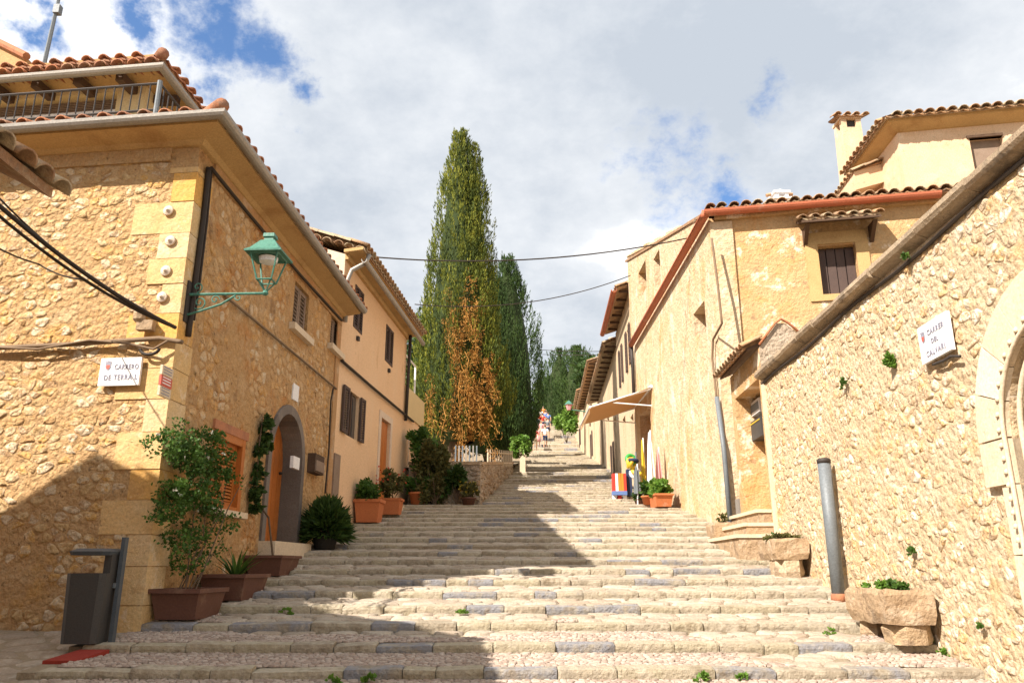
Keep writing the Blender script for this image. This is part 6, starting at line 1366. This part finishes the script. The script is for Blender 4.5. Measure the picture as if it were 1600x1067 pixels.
# awning shop
def awning():
    y0, y1 = 19.75, 22.35; T = thing('shop_awning', 'beige canvas shop awning with white arms on the cream house', 'awning', (3.6, 21, E + 4.4)); zw, zf = E + 4.52, E + 3.98; xw, xf = 3.63, 2.02
    m = MB(); n = 10; vs = []
    for s_ in (0, -.012):
        for i in range(n + 1):
            y = y0 + (y1 - y0) * i / n
            for j in range(7): t = j / 6; vs.append((xw + (xf - xw) * t, y, zw + (zf - zw) * t - .05 * sin(pi * t) + s_))
    q = (n + 1) * 7; fs = [(i * 7 + j, i * 7 + j + 1, (i + 1) * 7 + j + 1, (i + 1) * 7 + j) for i in range(n) for j in range(6)] + [(q + i * 7 + j, q + (i + 1) * 7 + j, q + (i + 1) * 7 + j + 1, q + i * 7 + j + 1) for i in range(n) for j in range(6)]; m.add(vs, fs); m.build('canvas', MT['canvas'], T, True)
    m = MB(); vs = []; k = 36
    for i in range(k + 1): y = y0 + (y1 - y0) * i / k; vs += [(xf, y, zf), (xf - .01, y, zf - .15 - .035 * abs(sin(i * pi / 4)))]
    m.add(vs, [(2 * i, 2 * i + 1, 2 * i + 3, 2 * i + 2) for i in range(k)]); m.build('valance', MT['canvas'], T)
    for y in (y0 + .04, y1 - .04): m = MB(); m.tube([(xw, y, zw - .05), (xf + .02, y, zf)], .025, 6); m.tube([(xw, y, zw - .5), ((xw + xf) / 2 - .2, y, (zw + zf) / 2 - .15)], .018, 6); m.build('arm', MT['white'], T)
    m = MB(); m.tube([(xf, y0, zf), (xf, y1, zf)], .03, 8); m.tube([(xw, y0 - .05, zw), (xw, y1, zw)], .045, 8); m.build('roller', MT['white'], T)
awning()
# goods outside the shop
DS = thing('toy_stand', 'red and orange cloth display stand with blue hem standing in the sun below the awning', 'display stand', (2.72, 19.9, sz(19.9)))
x, y, z = 2.72, 19.9, sz(19.9)
for k, (a, mt_) in enumerate(((-.14, 'red'), (-.07, 'white'), (0.0, 'orange'), (.07, 'orange'), (.14, 'red'))): m = MB(); m.hexa([(x + a - .034, y - .12, z + .2), (x + a + .034, y - .12, z + .2), (x + a + .034, y + .12, z + .2), (x + a - .034, y + .12, z + .2), (x + a - .03, y - .1, z + .64), (x + a + .03, y - .1, z + .64), (x + a + .03, y + .1, z + .64), (x + a - .03, y + .1, z + .64)]); m.build('cloth_panel', MT[mt_], DS)
m = MB(); m.box((x, y, z + .15), (.18, .13, .05)); m.build('hem', MT['blue'], DS)
for a in (-.13, 0, .13): m = MB(); m.box((x + a, y, z + .05), (.05, .05, .05)); m.build('foot', MT['white'] if a else MT['red'], DS)
m = MB(); m.box((x + .27, y + .1, z + .42), (.06, .12, .34)); tag(m.build('folded_towels', MT['navy']), 'dark blue folded cloth hanging beside the red and orange stand', 'cloth')
IT = thing('inflatable_toys', 'bunch of yellow and green inflatable toys hanging by the shop door', 'inflatable toys', (3.05, 18.9, sz(18.9) + .6)); r = random.Random(9)
for k in range(7):
    c = Vector((3.02 + r.uniform(-.16, .16), 18.9 + r.uniform(-.1, .1), sz(18.9) + .85 + r.uniform(-.2, .2))); R_ = Matrix.Rotation(r.uniform(0, 3), 3, rv(r)); m = MB(); m.tube([c + R_ @ Vector((.11 * cos(a), .11 * sin(a), 0)) for a in [2 * pi * j / 14 for j in range(15)]], .045, 8, cap=False); m.build('swim_ring', MT[('yellow', 'yellow', 'greenv', 'yellow', 'navy', 'yellow', 'white')[k]], IT, True)
m = MB(); m.tube([(3.02, 18.9, sz(18.9)), (3.02, 18.9, sz(18.9) + 1.2)], .02, 6); m.build('stand_pole', MT['steel'], IT)
def parasol(label, x, y, h, r0, mt_, mt2=None):
    z = sz(y); T = thing('closed_parasol', label, 'parasol', (x, y, z)); m = MB(); m.tube([(x, y, z), (x + .03, y, z + h)], .018, 6); m.build('pole', MT['white'], T); m = MB(); n = 12; vs = []
    for k_, (zz_, rr) in enumerate(((.25, r0), (.8, r0 * .75), (h * .8, r0 * .45), (h - .05, .02))):
        for k in range(n): q = rr * (1 if k % 2 else .62); vs.append((x + q * cos(2 * pi * k / n), y + q * sin(2 * pi * k / n), z + zz_))
    m.add(vs, [(i * n + k, i * n + (k + 1) % n, (i + 1) * n + (k + 1) % n, (i + 1) * n + k) for i in range(3) for k in range(n)]); m.build('cloth', MT[mt_], T)
parasol('closed white parasol leaning by the cream wall next to the toys', 3.28, 18.4, 1.75, .12, 'white'); parasol('closed pinkish red parasol behind the white one', 3.48, 18.5, 1.35, .10, 'pink'); parasol('closed pale blue parasol under the yellow toys', 2.95, 18.5, .95, .09, 'steel'); parasol('closed yellow parasol upright beside the shop door', 3.2, 19.0, 1.55, .07, 'yellow')
m = MB(); mt_ = PY(889, 633, 49); T = thing('wall_lantern', 'far small lantern on the pale house above the creeper', 'street lamp', (mt_.x, 49, mt_.z)); m.lathe(mt_, [(.12, -.3), (.22, 0), (.26, .05)], 6); m.build('glass', MT['pink'], T); m = MB(); m.lathe(mt_ + Vector((0, 0, .05)), [(.3, 0), (.12, .2), (.03, .28)], 6); m.tube([mt_ + Vector((0, 0, -.25)), (xs_(49), 49, mt_.z - .4)], .04, 5); m.build('hood', MT['green_paint'], T)

# ---------------------------------------------------------------- people on the far steps
def person(label, px, py, Y, top, legs, hair='hair', h=1.7, face=0, stride=.12, cap=None, skirt=False, bag=None, arm=.1):
    r_ = ray(px, py); x = r_.x / r_.y * Y; z = sz(Y); T = thing('person', label, 'person', (x, y := Y, z), 'walkers on the far steps'); T.rotation_euler = (0, 0, face); k = h / 1.7
    def skin(name, vs, es, rad, mt_, parent, sub=1):
        me = bpy.data.meshes.new(name); me.from_pydata([tuple(Vector(v) * k) for v in vs], es, []); me.materials.append(MT[mt_]); o = bpy.data.objects.new(name, me); C.objects.link(o); o.parent = parent
        md = o.modifiers.new('skin', 'SKIN'); 
        for i, rr in enumerate(rad): me.skin_vertices[0].data[i].radius = (rr[0] * k, rr[1] * k)
        me.skin_vertices[0].data[0].use_root = True
        s_ = o.modifiers.new('sub', 'SUBSURF'); s_.levels = sub; s_.render_levels = sub; md.use_smooth_shade = True; return o
    s = stride
    V = [(0, 0, .92), (0, 0, 1.12), (0, 0, 1.38), (0, 0, 1.47), (0, .01, 1.53), (0, .015, 1.62), (0, .01, 1.69), (-.19, 0, 1.38), (-.24, arm * .5, 1.12), (-.23, arm * 1.6 - .1, .88), (-.23, arm * 1.8 - .12, .80), (.19, 0, 1.38), (.24, -arm * .5, 1.12), (.23, -arm * 1.2, .88), (.23, -arm * 1.4, .80), (-.09, 0, .86), (-.10, -s * .5, .48), (-.10, s * -.6 - .0, .08), (-.10, s * -.6 - .12, .03), (.09, 0, .86), (.10, s * .8, .50), (.10, s * 1.3, .14), (.10, s * 1.3 - .10, .05)]
    Ed = [(0, 1), (1, 2), (2, 3), (3, 4), (4, 5), (5, 6), (2, 7), (7, 8), (8, 9), (9, 10), (2, 11), (11, 12), (12, 13), (13, 14), (0, 15), (15, 16), (16, 17), (17, 18), (0, 19), (19, 20), (20, 21), (21, 22)]
    Rd = [(.13, .09), (.12, .085), (.13, .09), (.05, .05), (.06, .065), (.078, .09), (.055, .06), (.05, .05), (.038, .038), (.03, .03), (.028, .02), (.05, .05), (.038, .038), (.03, .03), (.028, .02), (.085, .085), (.058, .058), (.036, .036), (.04, .03), (.085, .085), (.058, .058), (.036, .036), (.04, .03)]
    skin('body', V, Ed, Rd, 'skin', T)
    skin('shirt', [V[0], V[1], V[2], (0, 0, 1.44), V[7], (-.235, arm * .35, 1.2), V[11], (.235, -arm * .35, 1.2)], [(0, 1), (1, 2), (2, 3), (2, 4), (4, 5), (2, 6), (6, 7)], [(.15, .11), (.14, .10), (.15, .11), (.06, .06), (.065, .065), (.055, .055), (.065, .065), (.055, .055)], top, T)
    kn = .50 if legs.startswith('short:') else .12; lm = legs.split(':')[-1]
    if skirt: m = MB(); m.lathe((0, 0, .5 * k), [(.24 * k, 0), (.20 * k, .2 * k), (.15 * k, .45 * k)], 14); m.build('skirt', MT[lm], T, True, local=True)
    else: skin('trousers', [(0, 0, .93), (-.09, 0, .86), (-.10, -s * .5, .50), (.09, 0, .86), (.10, s * .8, .52)] + ([] if kn > .3 else [(-.10, -s * .6, .12), (.10, s * 1.3, .17)]), [(0, 1), (1, 2), (0, 3), (3, 4)] + ([] if kn > .3 else [(2, 5), (4, 6)]), [(.14, .105), (.10, .10), (.075, .075), (.10, .10), (.075, .075)] + ([] if kn > .3 else [(.05, .05), (.05, .05)]), lm, T)
    m = MB(); m.lathe((0, .02 * k, 1.585 * k), [(.078 * k, 0), (.092 * k, .05 * k), (.078 * k, .11 * k), (.03 * k, .14 * k)], 12); m.build('hair', MT[hair], T, True, local=True)
    m = MB(); m.box((0, -.085 * k, 1.60 * k), (.008, .015, .014)); m.build('nose', MT['skin'], T, local=True)
    if cap: m = MB(); m.lathe((0, .01 * k, 1.66 * k), [(.15 * k, 0), (.10 * k, .01), (.085 * k, .06 * k), (.04 * k, .09 * k)], 12); m.build('hat', MT[cap], T, True, local=True)
    if bag: m = MB(); rough_block(m, (0, .17 * k, 1.22 * k), (.14 * k, .08 * k, .20 * k), random.Random(2)); m.build('backpack', MT[bag], T, local=True)
    return T
person('walker in a pale blue white shirt and navy shorts, nearest right of the group', 852, 700, 58, 'white', 'short:navy', face=0, stride=.12)
person('walker in grey top and dark trousers at the left edge of the group', 829, 703, 54, 'steel', 'navy', face=.2, stride=.08, h=1.8)
person('walker in a red shirt and pale shorts in the middle of the group', 836, 700, 56.5, 'red', 'short:khaki', face=-.1, stride=.14)
person('walker in a pink top and light skirt beside the red shirt', 841, 700, 59, 'pink', 'pink', skirt=True, face=0, h=1.6)
person('walker in a white top with dark bag further up the middle', 839.5, 690, 66, 'white', 'short:khaki', face=3.1, bag='navy')
person('walker in a dark red top behind the white one', 848, 690, 68, 'red', 'navy', face=3.0, h=1.75)
person('distant walker in a grey blue top at the right of the group', 857, 690, 71, 'blue', 'navy', face=3.1)
person('distant walker in a khaki top with a straw hat', 854, 686, 74, 'khaki', 'short:navy', face=3.2, cap='khaki')
person('distant walker in an orange top at the head of the group', 841.5, 686, 72, 'orange', 'short:khaki', face=3.0)
person('furthest walker in white near the top of the steps', 845, 680, 75.5, 'white', 'navy', face=3.0)
person('furthest walker in pink with pale hat near the top left', 838, 682, 75, 'pink', 'khaki', face=3.1, cap='white')

ppl = [(833, 690, 62, 'red', 'navy', 'second row walker in red with dark trousers behind the grey one'), (846, 688, 63, 'pink', 'short:khaki', 'second row walker in a pink top between the white shirts'), (856, 688, 65, 'steel', 'short:navy', 'second row walker in a grey top at the right side'),
 (836, 672, 70.5, 'white', 'short:khaki', 'third row walker in a white top at the left side'), (844, 670, 71.5, 'red', 'short:navy', 'third row walker in a red top at the middle'), (852, 670, 72.5, 'blue', 'khaki', 'third row walker in a blue top at the right side'), (834, 662, 76, 'pink', 'navy', 'top row walker in pink nearest the dark trees'), (849, 662, 77, 'orange', 'navy', 'top row walker in an orange top at the right side'), (841, 655, 78, 'navy', 'short:khaki', 'top row walker in a navy top in the middle')]
for k, (px, py, Y, tp, lg, lb) in enumerate(ppl): person(lb, px, py, Y, tp, lg, face=(.2, 3.0, -.2, 3.3)[k % 4], stride=.06 + .02 * (k % 4), h=1.62 + .05 * (k % 4), hair=('hair', 'khaki', 'hair')[k % 3])
